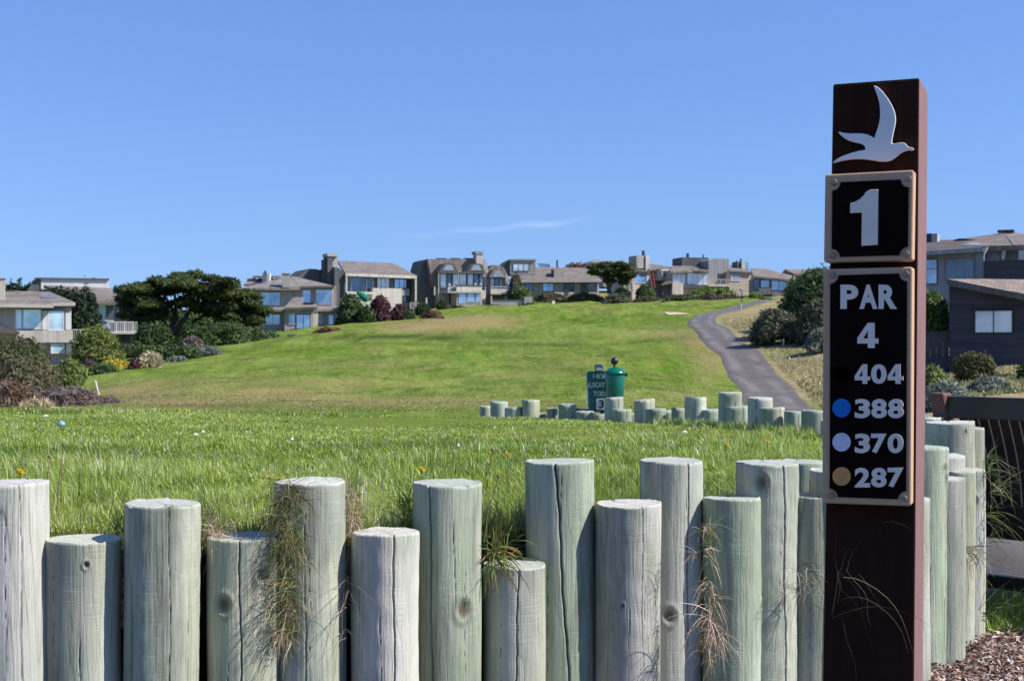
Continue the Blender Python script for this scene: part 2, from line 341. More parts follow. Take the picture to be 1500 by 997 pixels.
# ---------------------------------------------------------------- leaf masses
def leaves(n, blobs, size, r_in=.72, inner=.3, aspect=1.6, flat=0.0, var=.35, warm=0.0, seed=0, up=0.0):
    g = np.random.default_rng(seed); B = np.array(blobs, float)
    wgt = (B[:,3]*B[:,5] + B[:,3]*B[:,4]); k = g.choice(len(B), n, p=wgt/wgt.sum())
    d = g.normal(size=(n,3)); d[:,2] = np.where(d[:,2] < -.3, -d[:,2]*.6, d[:,2]); d /= np.linalg.norm(d, axis=1)[:,None]
    lump = 1 + .13*np.sin(d[:,0]*7+k*1.7)*np.sin(d[:,1]*6+k)*np.cos(d[:,2]*8+k*.7) + .07*np.sin(d[:,0]*17+k*3)*np.sin(d[:,2]*15)
    inn = g.random(n) < inner
    r = np.where(inn, g.uniform(.35, r_in+.1, n), g.uniform(r_in, 1.06, n) + (g.random(n) < .06)*g.uniform(0,.16,n))*lump
    pos = B[k,:3] + d*B[k,3:6]*r[:,None]
    s = size*g.uniform(.6, 1.4, n)*np.where(inn, 1.7, 1)
    nrm = d*(1-.0) + g.normal(size=(n,3))*.75; nrm[:,2] += flat*2; nrm /= np.linalg.norm(nrm, axis=1)[:,None]
    a = g.normal(size=(n,3)); a[:,2] += up*3; u = np.cross(nrm, a); u /= np.linalg.norm(u, axis=1)[:,None]; w = np.cross(nrm, u)
    if up: u, w = u, w
    w = w*aspect
    s = s[:,None]
    V = np.stack([pos-w*s, pos+u*s*.55+nrm*s*.1, pos+w*s*1.1, pos-u*s*.55+nrm*s*.1], 1).reshape(-1,3)
    T = np.arange(4*n).reshape(-1,4)
    br = g.uniform(1-var, 1+var, n)*(1+.25*np.sin(k*2.1)*var*2); hue = g.normal(0, .09, n)+warm*g.random(n)
    c = np.stack([br*(1+hue*1.4), br, br*(1-hue)], -1).clip(0.05, 2.2)
    return V, T, np.repeat(c, 4, axis=0)
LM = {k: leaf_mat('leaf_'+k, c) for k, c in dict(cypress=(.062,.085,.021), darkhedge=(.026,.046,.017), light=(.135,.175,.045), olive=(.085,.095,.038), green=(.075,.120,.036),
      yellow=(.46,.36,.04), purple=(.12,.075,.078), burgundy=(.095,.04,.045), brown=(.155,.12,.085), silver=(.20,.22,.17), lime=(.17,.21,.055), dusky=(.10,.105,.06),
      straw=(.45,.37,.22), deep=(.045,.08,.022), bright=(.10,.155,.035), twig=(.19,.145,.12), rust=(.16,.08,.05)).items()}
def shrub(name, label, cat, px0, py0, px1, py1, d, mat, n=2200, leaf=.13, lobes=None, depth=None, seed=None, box=False, warm=0, aspect=1.6, group=None, up=0, var=.35, sink=.15, base=None, ragged=1.0):
    seed = seed if seed is not None else int(px0*7+py0*3+d); g = np.random.default_rng(seed)
    a = P(px0, py0, d); c = P(px1, py1, d); w = c.x-a.x; xm = (a.x+c.x)/2
    zb = min(ground(xm, d), c.z) if base is None else base; zb = min(zb, c.z+.1)
    h = a.z - zb; dep = depth if depth else min(w, h*1.8)*.9
    lobes = lobes or max(3, int(w/h*3)+2); bl = []
    if box:
        for i in range(max(3, int(w/(h*.7)))):
            t_ = (i+.5)/max(3, int(w/(h*.7))); bl.append((-w/2+w*t_, 0, h*.46, w/max(3,int(w/(h*.7)))*.95, dep*.5, h*.54))
    else:
        bl.append((0, 0, h*.42, w*.42, dep*.42, h*.48))
        for i in range(lobes):
            x = (i+.5)/lobes*2-1 + g.uniform(-.1,.1); top = math.sqrt(max(.12, 1-abs(x)**2.4))
            rr = g.uniform(.26, .38)*h*(.6+.5*top); rx = max(rr, w/lobes*.75)*ragged; rx = min(rx, w*.3)
            zc = max(rr*.5, h*top*g.uniform(.82,1.0)-rr)
            bl.append((x*(w/2-rx*.8), g.uniform(-.3,.3)*dep, zc, rx, max(rr, dep*.3), rr))
            bl.append((x*(w/2-rx*.7), -g.uniform(.15,.4)*dep, zc*.45, rx, max(rr, dep*.3), rr*1.1))
    V, T, cc = leaves(n, bl, leaf, seed=seed, warm=warm, aspect=aspect, up=up, var=var)
    o = np_mesh(name, V, T, LM[mat], cols=cc); o.location = (xm, d, zb-sink)
    return tag(o, label, cat, group)

# ---------------------------------------------------------------- facade frame used by houses and signs
class Facade:
    """plane through column px0 at distance d0, its outward normal turned by a towards the right; local x runs along it, -y outward"""
    def __init__(s, px0, d0, a, zbase):
        s.a = R(a); s.t = Vector((math.cos(s.a), math.sin(s.a))); s.n = Vector((math.sin(s.a), -math.cos(s.a)))
        s.o = Vector(((px0-750)/F*d0, d0)); s.z = zbase
    def root(s, name, label, cat, group=None):
        s.r = empty(name, (s.o.x, s.o.y, s.z), s.a); tag(s.r, label, cat, group); return s.r
    def pt(s, px, py, off=0):
        """local point seen at (px, py) lying `off` metres in front of the plane (negative: behind)"""
        r = Vector(((px-750)/F, 1.0)); o = s.o + s.n*off; k = o.dot(s.n)/r.dot(s.n); q = r*k
        return Vector(((q-s.o).dot(s.t), -off, CZ-(py-HY)/F*q.y - s.z))
    def prism(s, name, pts, f, bk, mat, parent=None, bevel=0):
        """outline given on the plane `f` in front, carried straight back to `bk`"""
        bm = bmesh.new(); A = [s.pt(x, y, f) for x, y in pts]; B = [Vector((p.x, -bk, p.z)) for p in A]; add_hex(bm, A, B)
        return bm_obj(name, bm, mat, parent or s.r, bevel=bevel)
    def box(s, name, x0, y0, x1, y1, f, bk, mat, parent=None, bevel=0):
        a = s.pt(x0, (y0+y1)/2, f); c = s.pt(x1, (y0+y1)/2, f); xm = (x0+x1)/2; z1 = s.pt(xm, y0, f).z; z0 = s.pt(xm, y1, f).z
        bm = bmesh.new(); add_box(bm, a.x, c.x, -f, -bk, z0, z1); return bm_obj(name, bm, mat, parent or s.r, bevel=bevel)
    def slab(s, name, pts, th, mat, parent=None):
        """roof plane through seen points (px,py,off), thickened downwards"""
        bm = bmesh.new(); A = [s.pt(*p) for p in pts]; add_hex(bm, A, [p-Vector((0,0,th)) for p in A])
        return bm_obj(name, bm, mat, parent or s.r)
    def window(s, x0, y0, x1, y1, f=0, cols=2, rows=1, fmat=None, gmat=None, fw=.07, name='window', trim=0.03, transom=None, parent=None):
        A = s.pt(x0, (y0+y1)/2, f); C = s.pt(x1, (y0+y1)/2, f); xm = (x0+x1)/2; z1 = s.pt(xm, y0, f).z; z0 = s.pt(xm, y1, f).z
        bm = bmesh.new(); u0, u1 = A.x, C.x; y = -f
        for (a, b_) in ((u0-fw, u0), (u1, u1+fw)): add_box(bm, a, b_, y-trim-.03, y+.05, z0-fw, z1+fw)
        for (a, b_) in ((z0-fw, z0), (z1, z1+fw)): add_box(bm, u0, u1, y-trim-.03, y+.05, a, b_)
        for i in range(1, cols): q = u0+(u1-u0)*i/cols; add_box(bm, q-fw*.4, q+fw*.4, y-trim-.02, y+.04, z0, z1)
        for i in range(1, rows): q = z0+(z1-z0)*i/rows; add_box(bm, u0, u1, y-trim-.015, y+.035, q-fw*.35, q+fw*.35)
        if transom: q = z0+(z1-z0)*transom; add_box(bm, u0, u1, y-trim-.015, y+.035, q-fw*.35, q+fw*.35)
        w = bm_obj(name, bm, fmat or MT['dframe'], parent or s.r)
        bm = bmesh.new(); add_box(bm, u0, u1, y-trim, y+.02, z0, z1); bm_obj('pane', bm, gmat or MT['glass'], w); return w
    def railing(s, x0, y0, x1, y1, f, mat, n=10, name='railing', end=None):
        A = s.pt(x0, y0, f); C = s.pt(x1, y0, f); zb = s.pt((x0+x1)/2, y1, f).z; zt = s.pt((x0+x1)/2, y0, f).z; y = -f
        bm = bmesh.new(); add_box(bm, A.x, C.x, y-.04, y+.04, zt-.07, zt); add_box(bm, A.x, C.x, y-.03, y+.03, zb, zb+.06)
        for i in range(n+1): q = A.x+(C.x-A.x)*i/n; w_ = .045 if i % 4 == 0 else .018; add_box(bm, q-w_, q+w_, y-.025, y+.025, zb-.02, zt-.03)
        return bm_obj(name, bm, mat, s.r)
MT = dict(dframe=simple('dark_frame', (.05,.05,.055), .5, .1), wframe=simple('white_frame', (.62,.60,.56), .6, .08), tanframe=simple('tan_frame', (.42,.37,.31), .6, .1),
  glass=glass('window_glass', (.30,.38,.46), .75), dglass=glass('dark_glass', (.10,.13,.17), .5), curtain=glass('curtained_glass', (.66,.70,.74), .2, .15),
  teal=glass('pale_glass', (.52,.68,.72), .35, .12), dpanel=simple('pale_blue_panel', (.25,.29,.33), .5, .1),
  taupe=siding('taupe_boards', (.40,.355,.315)), taupe_l=siding('light_taupe_boards', (.48,.425,.37)), grey=siding('grey_boards', (.37,.36,.34), False),
  greyv=siding('grey_upright_boards', (.31,.30,.285)), dgrey=siding('dark_and_shaded_boards', (0.115,0.115,0.115)), cream=siding('cream_boards', (0.575,0.517,0.425)),
  white=simple('white_paint', (.60,.58,.55), .6, .08), tan=siding('tan_lap_boards', (0.546,0.442,0.351), False, .2), pink=siding('pinkish_boards', (0.520,0.429,0.364)),
  blueg=siding('blue_grey_boards', (.23,.27,.33)), wood=siding('weathered_plank_wall', (.055,.056,.075), False, .19, .35), wood2=siding('weathered_fence_planks', (.07,.068,.078), False, .15),
  roof=shingle('brown_shingles', (.215,.180,.155)), roofg=shingle('grey_shingles', (.235,.21,.185)), roofd=shingle('dark_shingles_and_shaded_sides', (.13,.11,.10)), roofr=shingle('weathered_shake', (.27,.21,.17)),
  brick=simple('stucco_chimney', (.33,.28,.25), .85, .15), metal=simple('dark_metal', (.05,.05,.06), .4, .1, 3, .5, 0, .6), fascia=simple('pale_fascia', (.42,.38,.34), .7, .1),
  greenc=simple('green_canvas', (.01,.16,.10), .8, .15), red=simple('red_paint', (.42,.07,.05), .5, .1), stone=simple('concrete', (.36,.34,.31), .9, .15, 4, .2, .01))
def gz(px, d): return ground((px-750)/F*d, d)

# ---------------------------------------------------------------- houses
def hiproof(s, eL, eR, rL, rR, ro, mat, name='roof', th=.25, parent=None, eo=.6):
    """solid roof: front eave (px,py) eL-eR at offset eo, ridge rL-rR at offset ro, mirrored back slope"""
    a, b_ = s.pt(*eL, eo), s.pt(*eR, eo); c, d = s.pt(*rL, ro), s.pt(*rR, ro); bm = bmesh.new()
    ym = -ro; dep = ym + eo
    def q(p, y=None, dz=0): return bm.verts.new((p.x, p.y if y is None else y, p.z+dz))
    A, B, C, D = q(a), q(b_), q(c), q(d); E, G = q(a, ym+dep), q(b_, ym+dep)
    A2, B2, E2, G2 = q(a, None, -th), q(b_, None, -th), q(a, ym+dep, -th), q(b_, ym+dep, -th)
    for f in ((A,B,D,C),(G,E,C,D),(E,A,C),(B,G,D),(A2,E2,G2,B2),(A,A2,B2,B),(B,B2,G2,G),(G,G2,E2,E),(E,E2,A2,A)): bm.faces.new(f)
    return bm_obj(name, bm, mat, parent or s.r)
def fasc(s, x0, y0, x1, y1, off, mat, w=.22, parent=None, name='fascia'):
    bm = bmesh.new(); a, b_ = s.pt(x0, y0, off+.03), s.pt(x1, y1, off+.03)
    add_hex(bm, [a, b_, b_-Vector((0,0,w)), a-Vector((0,0,w))], [p+Vector((0,.05,0)) for p in (a, b_, b_-Vector((0,0,w)), a-Vector((0,0,w)))])
    return bm_obj(name, bm, mat, parent or s.r)
def chimney(s, x0, y0, x1, y1, off, mat=None, parent=None, d=1.3, cap=True, shade=None):
    c = s.box('chimney', x0, y0, x1, y1, off, off-d, mat or MT['brick'], parent)
    if cap: s.box('chimney_cap', x0-.8, y0-1.5, x1+.8, y0, off+.08, off-d-.08, MT['stone'], c)
    return c

# A: nearest house on the left
h = Facade(60, 95, 21, gz(60, 95)); h.root('wooden_house', 'light taupe boarded house at the far left edge with wide pale picture windows', 'house')
h.box('wall', -45, 445, 26, 484, 0, -8, MT['taupe_l']); h.box('wall', 26, 443, 104.5, 540, -.5, -8.5, MT['taupe_l'])
h.box('wall', -45, 484, 26, 540, -.2, -8, MT['taupe_l'])
h.box('spandrel', 23, 483.5, 105, 501.5, .12, -.5, MT['taupe_l'])
hiproof(h, (-50, 444.5), (78.5, 446), (-50, 426), (45, 427), -5.5, MT['roof'], eo=1.0); hiproof(h, (55, 443.5), (110.5, 443), (20, 426), (73, 427), -5.6, MT['roof'], eo=.3)
fasc(h, -50, 444.5, 78.5, 446, 1.0, MT['fascia']); fasc(h, 76, 443.5, 110.5, 443, .3, MT['fascia'])
h.prism('rafter_end', [(67,452),(78,447),(78,446),(67,446)], .7, .4, MT['fascia'])
chimney(h, -6, 408, 8, 440, -.5, MT['taupe_l'])
h.slab('skylight', [(58,434.5,-2.2),(77,435,-2.2),(82,436,-1.8),(62,436.5,-1.8)], .15, MT['glass'])
for x0, x1, y0, y1 in ((23.5,31,454,480.5),(34.5,59.5,454,480.5),(72,92.5,456.5,482.5)): h.window(x0, y0, x1, y1, .0, 1, fmat=MT['wframe'], gmat=MT['teal'])
h.box('column', 62, 455, 70, 483, .1, -.5, MT['white']); h.box('column', 96, 458, 104.5, 483, .1, -.5, MT['white']); h.box('column', 97, 503, 104.5, 530, 0, -.5, MT['white'])
h.window(76, 504.5, 93, 516, -.1, 1, fmat=MT['wframe'], gmat=MT['teal'])
h.prism('porch_roof', [(-50,462),(-8,474),(29,485.5),(29,488),(-50,488)], 1.6, .1, MT['roofg'])
h.railing(106, 482, 124, 498, 1.0, MT['fascia'], 6); h.box('balcony_floor', 105, 497, 124, 500.5, 1.0, -1.5, MT['stone'])
# B: house behind with the white parapet
h = Facade(140, 128, 19, gz(150, 128)); h.root('parapet_house', 'house with long white parapet wall above a mauve roof, left of the wide cypress', 'house')
h.box('wall', 134, 437, 200, 520, -.6, -9, MT['blueg']); h.box('parapet_wall', 60, 409, 159.5, 425, -6.2, -7, MT['white'])
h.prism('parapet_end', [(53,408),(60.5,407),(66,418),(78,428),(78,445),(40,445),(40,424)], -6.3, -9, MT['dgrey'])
h.box('parapet_cap', 52.5, 407, 160, 409, -6, -9, MT['dgrey'])
h.slab('roof', [(64,417.5,-6),(160,422,-6),(179,438,.6),(131,440.5,.6)], .3, MT['roof']); h.box('fascia', 139, 441, 172, 445.5, .5, -.6, MT['white'])
h.box('flue_pipe', 135, 406.5, 138.5, 413, -6.6, -7, MT['metal'])
h.window(143.5, 447, 153.5, 469, -.5, 1, fmat=MT['wframe'], gmat=MT['teal']); h.window(155, 447, 167, 469, -.5, 1, fmat=MT['wframe'], gmat=MT['glass'])
h.box('side_wall', 168, 441, 200, 500, -.4, -6, MT['dgrey']); h.window(171, 450, 197, 469, -.38, 3, gmat=MT['dglass'])
h.railing(158, 471, 201, 486, 1.4, MT['wframe'], 14); h.box('balcony_floor', 158, 486, 203, 489, 1.5, -.6, MT['fascia']); h.window(181, 491, 193, 501, -.38, 1, gmat=MT['dglass'])
# C: taupe hip roofed house with skirt roof
h = Facade(430, 150, 11, gz(430, 150)); h.root('hip_roof_house', 'taupe two storey house with hip roof and short skirt roof between its floors', 'house')
h.box('wall', 369, 421, 444, 452, .4, -8, MT['taupe']); h.box('wall', 436, 418.5, 493, 452, .0, -8, MT['taupe'])
hiproof(h, (355.5, 421.5), (440, 421.5), (398, 410.5), (425, 405), -4.5, MT['roofg'], eo=1.2); hiproof(h, (418, 419.5), (489, 418.5), (425, 405), (432, 405), -5, MT['roofg'], eo=.8)
chimney(h, 413.5, 401, 424.5, 421, 1.25, MT['taupe'], d=1.0)
h.window(372, 428.5, 409.5, 446.5, .42, 3, fmat=MT['tanframe'], gmat=MT['glass']); h.window(439.5, 425, 454.5, 444, .02, 1, fmat=MT['tanframe'], gmat=MT['glass'], transom=.66)
h.window(463, 424.5, 485.5, 445.5, .02, 2, fmat=MT['tanframe'], gmat=MT['glass'], transom=.72)
h.slab('skirt_roof', [(378,448,0),(499,448,0),(501,453,1.3),(372,452.5,1.3)], .25, MT['roofg'])
h.slab('porch_roof', [(425,444.5,.2),(461,444,.2),(465,449.5,2.4),(416.5,450.5,2.4)], .25, MT['roofg'])
h.box('solar_panel', 445, 443, 460, 445, 1.0, -.3, MT['metal'])
h.box('wall', 383.5, 452, 417, 495, .2, -7, MT['taupe']); h.box('wall', 417, 451, 459, 495, 1.7, -7, MT['taupe']); h.box('wall', 464, 452, 498, 495, .5, -7, MT['taupe'])
h.prism('bay_wall', [(458.5,452),(466,452),(466,482),(458.5,482)], 1.2, -2, MT['cream']); h.box('bay_wall', 490, 453, 498.5, 495, .8, -2, MT['cream'])
h.window(389.5, 461, 409.5, 475, .22, 2, fmat=MT['tanframe'], gmat=MT['glass']); h.window(423.5, 460, 431.5, 474.5, 1.72, 1, fmat=MT['tanframe'], gmat=MT['glass'])
w = h.window(434.5, 461, 454, 481, 1.72, 2, name='sliding_door', gmat=MT['glass']); h.window(467.5, 460.5, 471.5, 474, 1.22 if False else .52, 1, fmat=MT['wframe'], gmat=MT['dglass'])
h.window(482, 461.5, 488, 477, .55, 1, fmat=MT['wframe'], gmat=MT['glass']); h.window(492, 462, 497, 476, .82, 1, fmat=MT['tanframe'], gmat=MT['curtain'])
# C2: roof and chimney peeping over C
h = Facade(384, 172, 0, gz(384, 172)); h.root('rear_house', 'house showing only a low roof and pale chimney above the hip roofed taupe house', 'house')
h.box('wall', 362, 408, 425, 450, 0, -8, MT['dgrey']); h.slab('roof', [(370,403.5,-3),(414,403.5,-3),(428,412,1),(357,416,1)], .3, MT['roofg'])
h.box('clerestory', 371, 404, 412, 410, .0, -3, MT['taupe']); h.window(374, 405.5, 379, 408.5, .02, 1, gmat=MT['curtain']); h.window(400, 405.5, 404, 408.5, .02, 1, gmat=MT['curtain'])
h.box('chimney', 384.5, 399.5, 391, 413, 1.1, .2, MT['blueg']); h.box('chimney', 391.1, 400, 395, 413, 1.1, .2, MT['white']); h.box('flue_pipe', 387, 396.5, 389.5, 399.5, .8, .5, MT['metal'])
# D: house with the long brown roof
h = Facade(507, 176, 24, gz(540, 176)); h.root('long_roof_house', 'two storey house with long brown roof in a pale frame and tall chimney', 'house')
h.box('wall', 508, 402, 547, 470, -1.2, -9, MT['greyv']); h.box('wall', 547, 402, 605, 470, -1.6, -9, MT['greyv'])
h.prism('side_wall', [(490,391),(496,392),(507.5,401),(507.5,470),(490,470)], -.2, -9.5, MT['dgrey'])  # left side wall: its shade is put into the dark boards
h.slab('roof', [(494,381.5,-8),(577,385.5,-8),(610,403.5,.3),(506,399.8,.3)], .3, MT['roof'])
fasc(h, 506, 399.8, 610.5, 403.8, .32, MT['cream'], .38); h.box('column', 506.6, 401, 509, 428, .3, .0, MT['cream']); h.box('column', 608.2, 404, 610.4, 441, .3, 0, MT['cream'])
h.prism('side_wall', [(605,404),(609.5,404),(609.5,470),(605,470)], -.1, -9, MT['dgrey'])
h.window(510, 403, 545.5, 426.5, -1.1, 1, gmat=MT['dglass']); 
for x in (514.5, 537, 546.5): h.box('post', x-.6, 409 if x < 546 else 405, x+.6, 427.5, -.9, -1.1, MT['white'])
h.window(552.5, 406, 570, 421.5, -1.5, 3, gmat=MT['curtain']); h.window(578, 406.5, 599, 421.5, -1.5, 3, gmat=MT['glass'])
h.box('balcony_wall', 546, 422, 589, 455, .1, -1.6, MT['cream']); h.box('balcony_floor', 508, 427, 546, 431, .1, -1.6, MT['cream'])
h.box('balcony_wall', 589, 423, 600, 433, -.6, -1.6, MT['greyv']); h.window(581, 434.5, 600, 441, -.55 if False else -1.5, 2, gmat=MT['dglass'])
h.railing(512, 433, 545, 441, 2.2, MT['cream'], 12); h.box('terrace_wall', 505, 441, 560, 470, 2.2, 1.4, MT['cream'])
h.railing(601, 443, 626, 452, 1.0, MT['fascia'], 12); h.box('gate_post', 624.3, 436, 625.8, 452, 1.2, .9, MT['cream'])
c = h.box('chimney', 480, 373, 487.5, 470, -1, -3, MT['dgrey']); h.box('chimney_side', 487.6, 374, 494.5, 400, -1.4, -3, MT['stone'], c); h.box('chimney_cap', 479.5, 371, 495, 375.5, -.9, -3.1, MT['stone'], c)  # shaded and sunlit chimney faces put in as two colours
h.box('chimney', 475, 380, 480, 470, -1.6, -3, MT['dgrey']); h.box('chimney_shoulder', 487.5, 395, 491, 470, -1.2, -3, MT['dgrey'])
h.prism('rear_wing', [(436,406),(451,394.5),(453,393.5),(464,394),(466,395),(476,395),(476,470),(436,470)], -3.5, -10, MT['dgrey'])
# closed patio umbrella beside the house
u = empty('patio_umbrella', P(533, 444, 172)); tag(u, 'tilted green canvas parasol in front of the white framed house', 'parasol')
bm = bmesh.new(); add_tube(bm, [(0,0,0),(0,0,1.3),(-.45,0,2.6)], .035, 6); bm_obj('pole', bm, MT['metal'], u)
bm = bmesh.new(); k = [(-1.75,0,1.62),(-1.35,0,1.55),(-.75,0,1.1),(-.1,0,.75),(.55,0,.42),(.72,0,.15)]; add_tube(bm, [(-1.1,0,1.65),(-.75,0,1.4),(-.25,0,.98),(.2,0,.62),(.5,0,.38)], [.03,.2,.42,.5,.36], 10); bm_obj('canopy', bm, MT['greenc'], u)
# E: mansard house with two dormers
h = Facade(643, 184, 20, gz(670, 184)); h.root('dormer_house', 'grey mansard house with two pointed dormers over tall windows and solid balconies', 'house')
h.prism('side_wall', [(617,394),(621,381),(627,379),(636,405),(643,425),(643,470),(612,470),(612,420)], -3.5, -9, MT['dgrey'])  # shaded left side, the shade painted in as dark boards
h.prism('mansard_roof', [(627,379.5),(697,379.5),(702,398),(713,420),(634,420)], -2.2, -9, MT['roof'])
h.box('wall', 643, 397, 712, 470, -1.6, -8, MT['grey']); h.prism('gable_wall', [(708,380),(711.5,380),(716,398),(716,470),(708,470)], -1.2, -9, MT['grey'])
for i, (a, b_) in enumerate(((643,671.5),(683.5,711.5))):
    dm = h.prism('dormer', [(a+.3,398),(a+7,386),(b_-7,386),(b_-.3,398)], 0, -4, MT['roofg']); h.prism('dormer_panel', [(a+6,396),(a+10,388),(b_-10,388),(b_-6,396)], .06, 0, MT['dpanel'], dm)
h.box('fascia', 642.5, 398, 712, 400, .15, -1.6, MT['dgrey'])
for x0, x1, g_ in ((645,653.5,'curtain'),(655,662,'dglass'),(663,670.5,'curtain'),(673,682.5,'curtain'),(685,692.5,'curtain'),(694,702,'dglass'),(703.5,710.5,'curtain')):
    h.window(x0, 400.8, x1, 422, -1.5, 1, gmat=MT[g_], fw=.08)
for x in (642.8, 671.7, 711.2): h.box('post', x-.5, 400, x+.5, 447, .1, -.1, MT['fascia'])
h.box('balcony_wall', 668.5, 418, 706, 428, 1.6, 1.3, MT['cream']); h.box('balcony_wall', 656, 419, 669, 427, 1.0, .7, MT['grey']); h.box('balcony_floor', 656, 427, 706, 429, 1.6, -1.6, MT['fascia'])
h.box('balcony_cap', 668, 417, 706.5, 418.2, 1.7, 1.2, MT['dgrey'])
h.box('wall', 669, 429, 706, 460, 1.2, -1.6, MT['taupe_l'])
for x0, x1 in ((672.5,682),(685,694.5),(697.5,703.5)): h.window(x0, 430.5, x1, 444, 1.22, 1, fmat=MT['tanframe'], gmat=MT['glass'], transom=.55)
h.window(659, 431, 666, 444, -1.55, 1, gmat=MT['dglass'], transom=.5); h.box('wall', 706, 425, 711, 460, .5, -1.6, MT['cream'])
for x0 in (641, 661, 681): h.box('skylight', x0, 378, x0+13.5, 379.4, -3.2, -4, MT['metal'])
chimney(h, 698, 372, 707.5, 388, -1.2, MT['taupe_l'], d=1.5); h.box('chimney_cap', 696.5, 368, 707.7, 372, -1.1, -2.8, MT['blueg'])
for x in (659, 697, 705): h.prism('patio_chair', [(x-1.5,414.5),(x+.6,415.5),(x+1.6,418),(x-.8,418)], .9, .4, MT['white'])
h.box('garden_wall', 636, 420, 637.5, 432, .5, .2, MT['cream'])
# E2: its narrower neighbour
h = Facade(720, 186, 14, gz(730, 186)); h.root('narrow_dormer_house', 'narrow house with one pointed dormer above a boxed balcony, right of the two dormers', 'house')
h.prism('mansard_roof', [(716,395),(721,388),(735,389),(741,396),(747,412),(714,412)], -2, -8, MT['roof']); h.box('wall', 716, 406, 744, 470, -1.5, -8, MT['taupe'])
dm = h.prism('dormer', [(717,406.5),(722.5,394.5),(734,394.5),(741,406.5)], .2, -4, MT['roofg']); h.prism('dormer_panel', [(721,405.5),(725,397),(732.5,397),(737,405.5)], .26, .2, MT['dpanel'], dm)
for x0, x1, g_ in ((718.5,723.5,'curtain'),(724.8,731,'dglass'),(732.3,739.5,'curtain')): h.window(x0, 408, x1, 420, -1.4, 1, gmat=MT[g_])
h.box('corner_post', 741, 402, 743.5, 422, .1, -1.5, MT['taupe_l'])
h.box('balcony_wall', 719, 420.5, 748, 430.5, 1.3, 1.0, MT['cream']); h.box('balcony_cap', 718.5, 419.3, 749, 420.6, 1.4, .9, MT['fascia']); h.box('balcony_floor', 719, 430.5, 748, 432, 1.3, -1.5, MT['dgrey'])
h.box('post', 719, 431.5, 721, 445, 1.2, .9, MT['fascia']); h.prism('porch_wall', [(742,433),(750,433),(753,437),(753,440),(741,440)], 1.2, .2, MT['cream'])
# F: low house with the upper box
h = Facade(763, 205, 3, gz(800, 205)); h.root('low_wide_house', 'long low house with a boxy upper room and wide taupe roof', 'house')
h.box('wall', 757, 410, 876, 460, 0, -9, MT['greyv']); h.slab('roof', [(748,391,-7),(860,392,-7),(882.5,411,.8),(762,411.5,.8)], .3, MT['roof']); fasc(h, 762, 411.5, 882.5, 411, .82, MT['fascia'], .22)
h.box('upper_room', 747, 380.5, 784.5, 402, -2.5, -8, MT['taupe']); h.box('upper_roof', 746.5, 379, 785.5, 381, -2.3, -8.2, MT['fascia']); h.window(752, 386.5, 774.5, 396.5, -2.48, 3, gmat=MT['curtain'])
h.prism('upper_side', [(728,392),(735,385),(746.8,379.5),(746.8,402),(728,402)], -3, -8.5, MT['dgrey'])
h.box('chimney', 811.5, 394, 826, 406.5, -1, -3.2, MT['taupe_l']); h.box('chimney_side', 808.5, 394, 811.4, 404.5, -1.3, -3.2, MT['dgrey']); h.box('flue_pipe', 815, 381, 817.3, 392, -7.3, -7.6, MT['metal'])  # chimney_side: the chimney's shaded left face painted dark
h.slab('skylight', [(788,385.5,-8.5),(805,386.5,-8.5),(806,389.5,-7.5),(793,390,-7.5)], .3, MT['glass'])
for x0, x1, n_, g_ in ((770,781,1,'dglass'),(795.5,810,2,'glass'),(826.5,840.5,1,'glass'),(851.5,857.5,1,'glass'),(860,874.5,1,'glass')): h.window(x0, 415.3, x1, 426 if x1 < 845 else 430, .02, n_, gmat=MT[g_])
h.box('column', 875.3, 411.8, 877.2, 435, .7, .4, MT['white'])
for x0, x1 in ((812,826),(833,840.5),(863,876)): h.box('garden_wall', x0, 428, x1, 434, 2.2, 1.9, MT['cream'])
# far brown bluff dwelling
h = Facade(871, 232, 10, gz(871, 232)); h.root('cream_house', 'small cream walled house far back beside the reddish bush', 'house')
h.prism('wall', [(861,389),(866,382.5),(880,382),(882,386),(882,400),(861,400)], 0, -6, MT['cream']); h.slab('roof', [(865,381,-6),(880,380.5,-6),(882,383.5,.3),(866,383.5,.3)], .2, MT['roofg'])
h = Facade(895, 215, 6, gz(895, 215)); h.root('dark_roof_house', 'house of which only a grey gable roof shows above the small cypress', 'house')
h.box('wall', 884, 389, 930, 420, 0, -7, MT['taupe']); hiproof(h, (878, 391), (936, 392), (883, 382), (914, 382), -5, MT['roofg'], eo=.5)
# G: tan house with tall chimney and red ladder
h = Facade(945, 186, 22, gz(950, 186)); h.root('tan_gable_house', 'tan house with a tall lit chimney and a red ladder in front', 'house')
h.box('wall', 925.5, 399, 951, 440, 0, -7, MT['pink']); h.slab('roof', [(889,384,-7),(932,386,-6),(952,396.5,.4),(924,394.5,.4)], .25, MT['roofd']); h.box('fascia', 925, 396, 951.5, 398.8, .2, -.2, MT['cream'])
h.slab('roof', [(951,386,-5),(966,388,-5),(985,391,.4),(951,394,.4)], .25, MT['roof'])
h.window(930, 402.3, 947, 414, .02, 1, fmat=MT['wframe'], gmat=MT['glass'])
c = h.box('chimney', 932.5, 374.5, 946, 393, -.6, -3, MT['taupe']); h.box('chimney_side', 946.1, 374, 951, 396, -.4, -3, MT['cream'], c); h.box('flue_pipe', 942.2, 367, 944.4, 374.5, -1.4, -1.8, MT['metal'], c)  # chimney_side: sunlit face of the chimney painted paler
h.box('wall', 951, 394, 968, 440, -1.2, -6, MT['pink']); h.box('bay', 968.3, 394.5, 983, 410.5, 1.5, -1.2, MT['cream']); h.window(970.3, 396.3, 979.5, 406.5, 1.52, 1, fmat=MT['wframe'], gmat=MT['glass']); h.box('bay_side', 964, 394, 968.2, 411, .6, -1.2, MT['roofd'])  # bay_side: shade of the left face put into a dark material
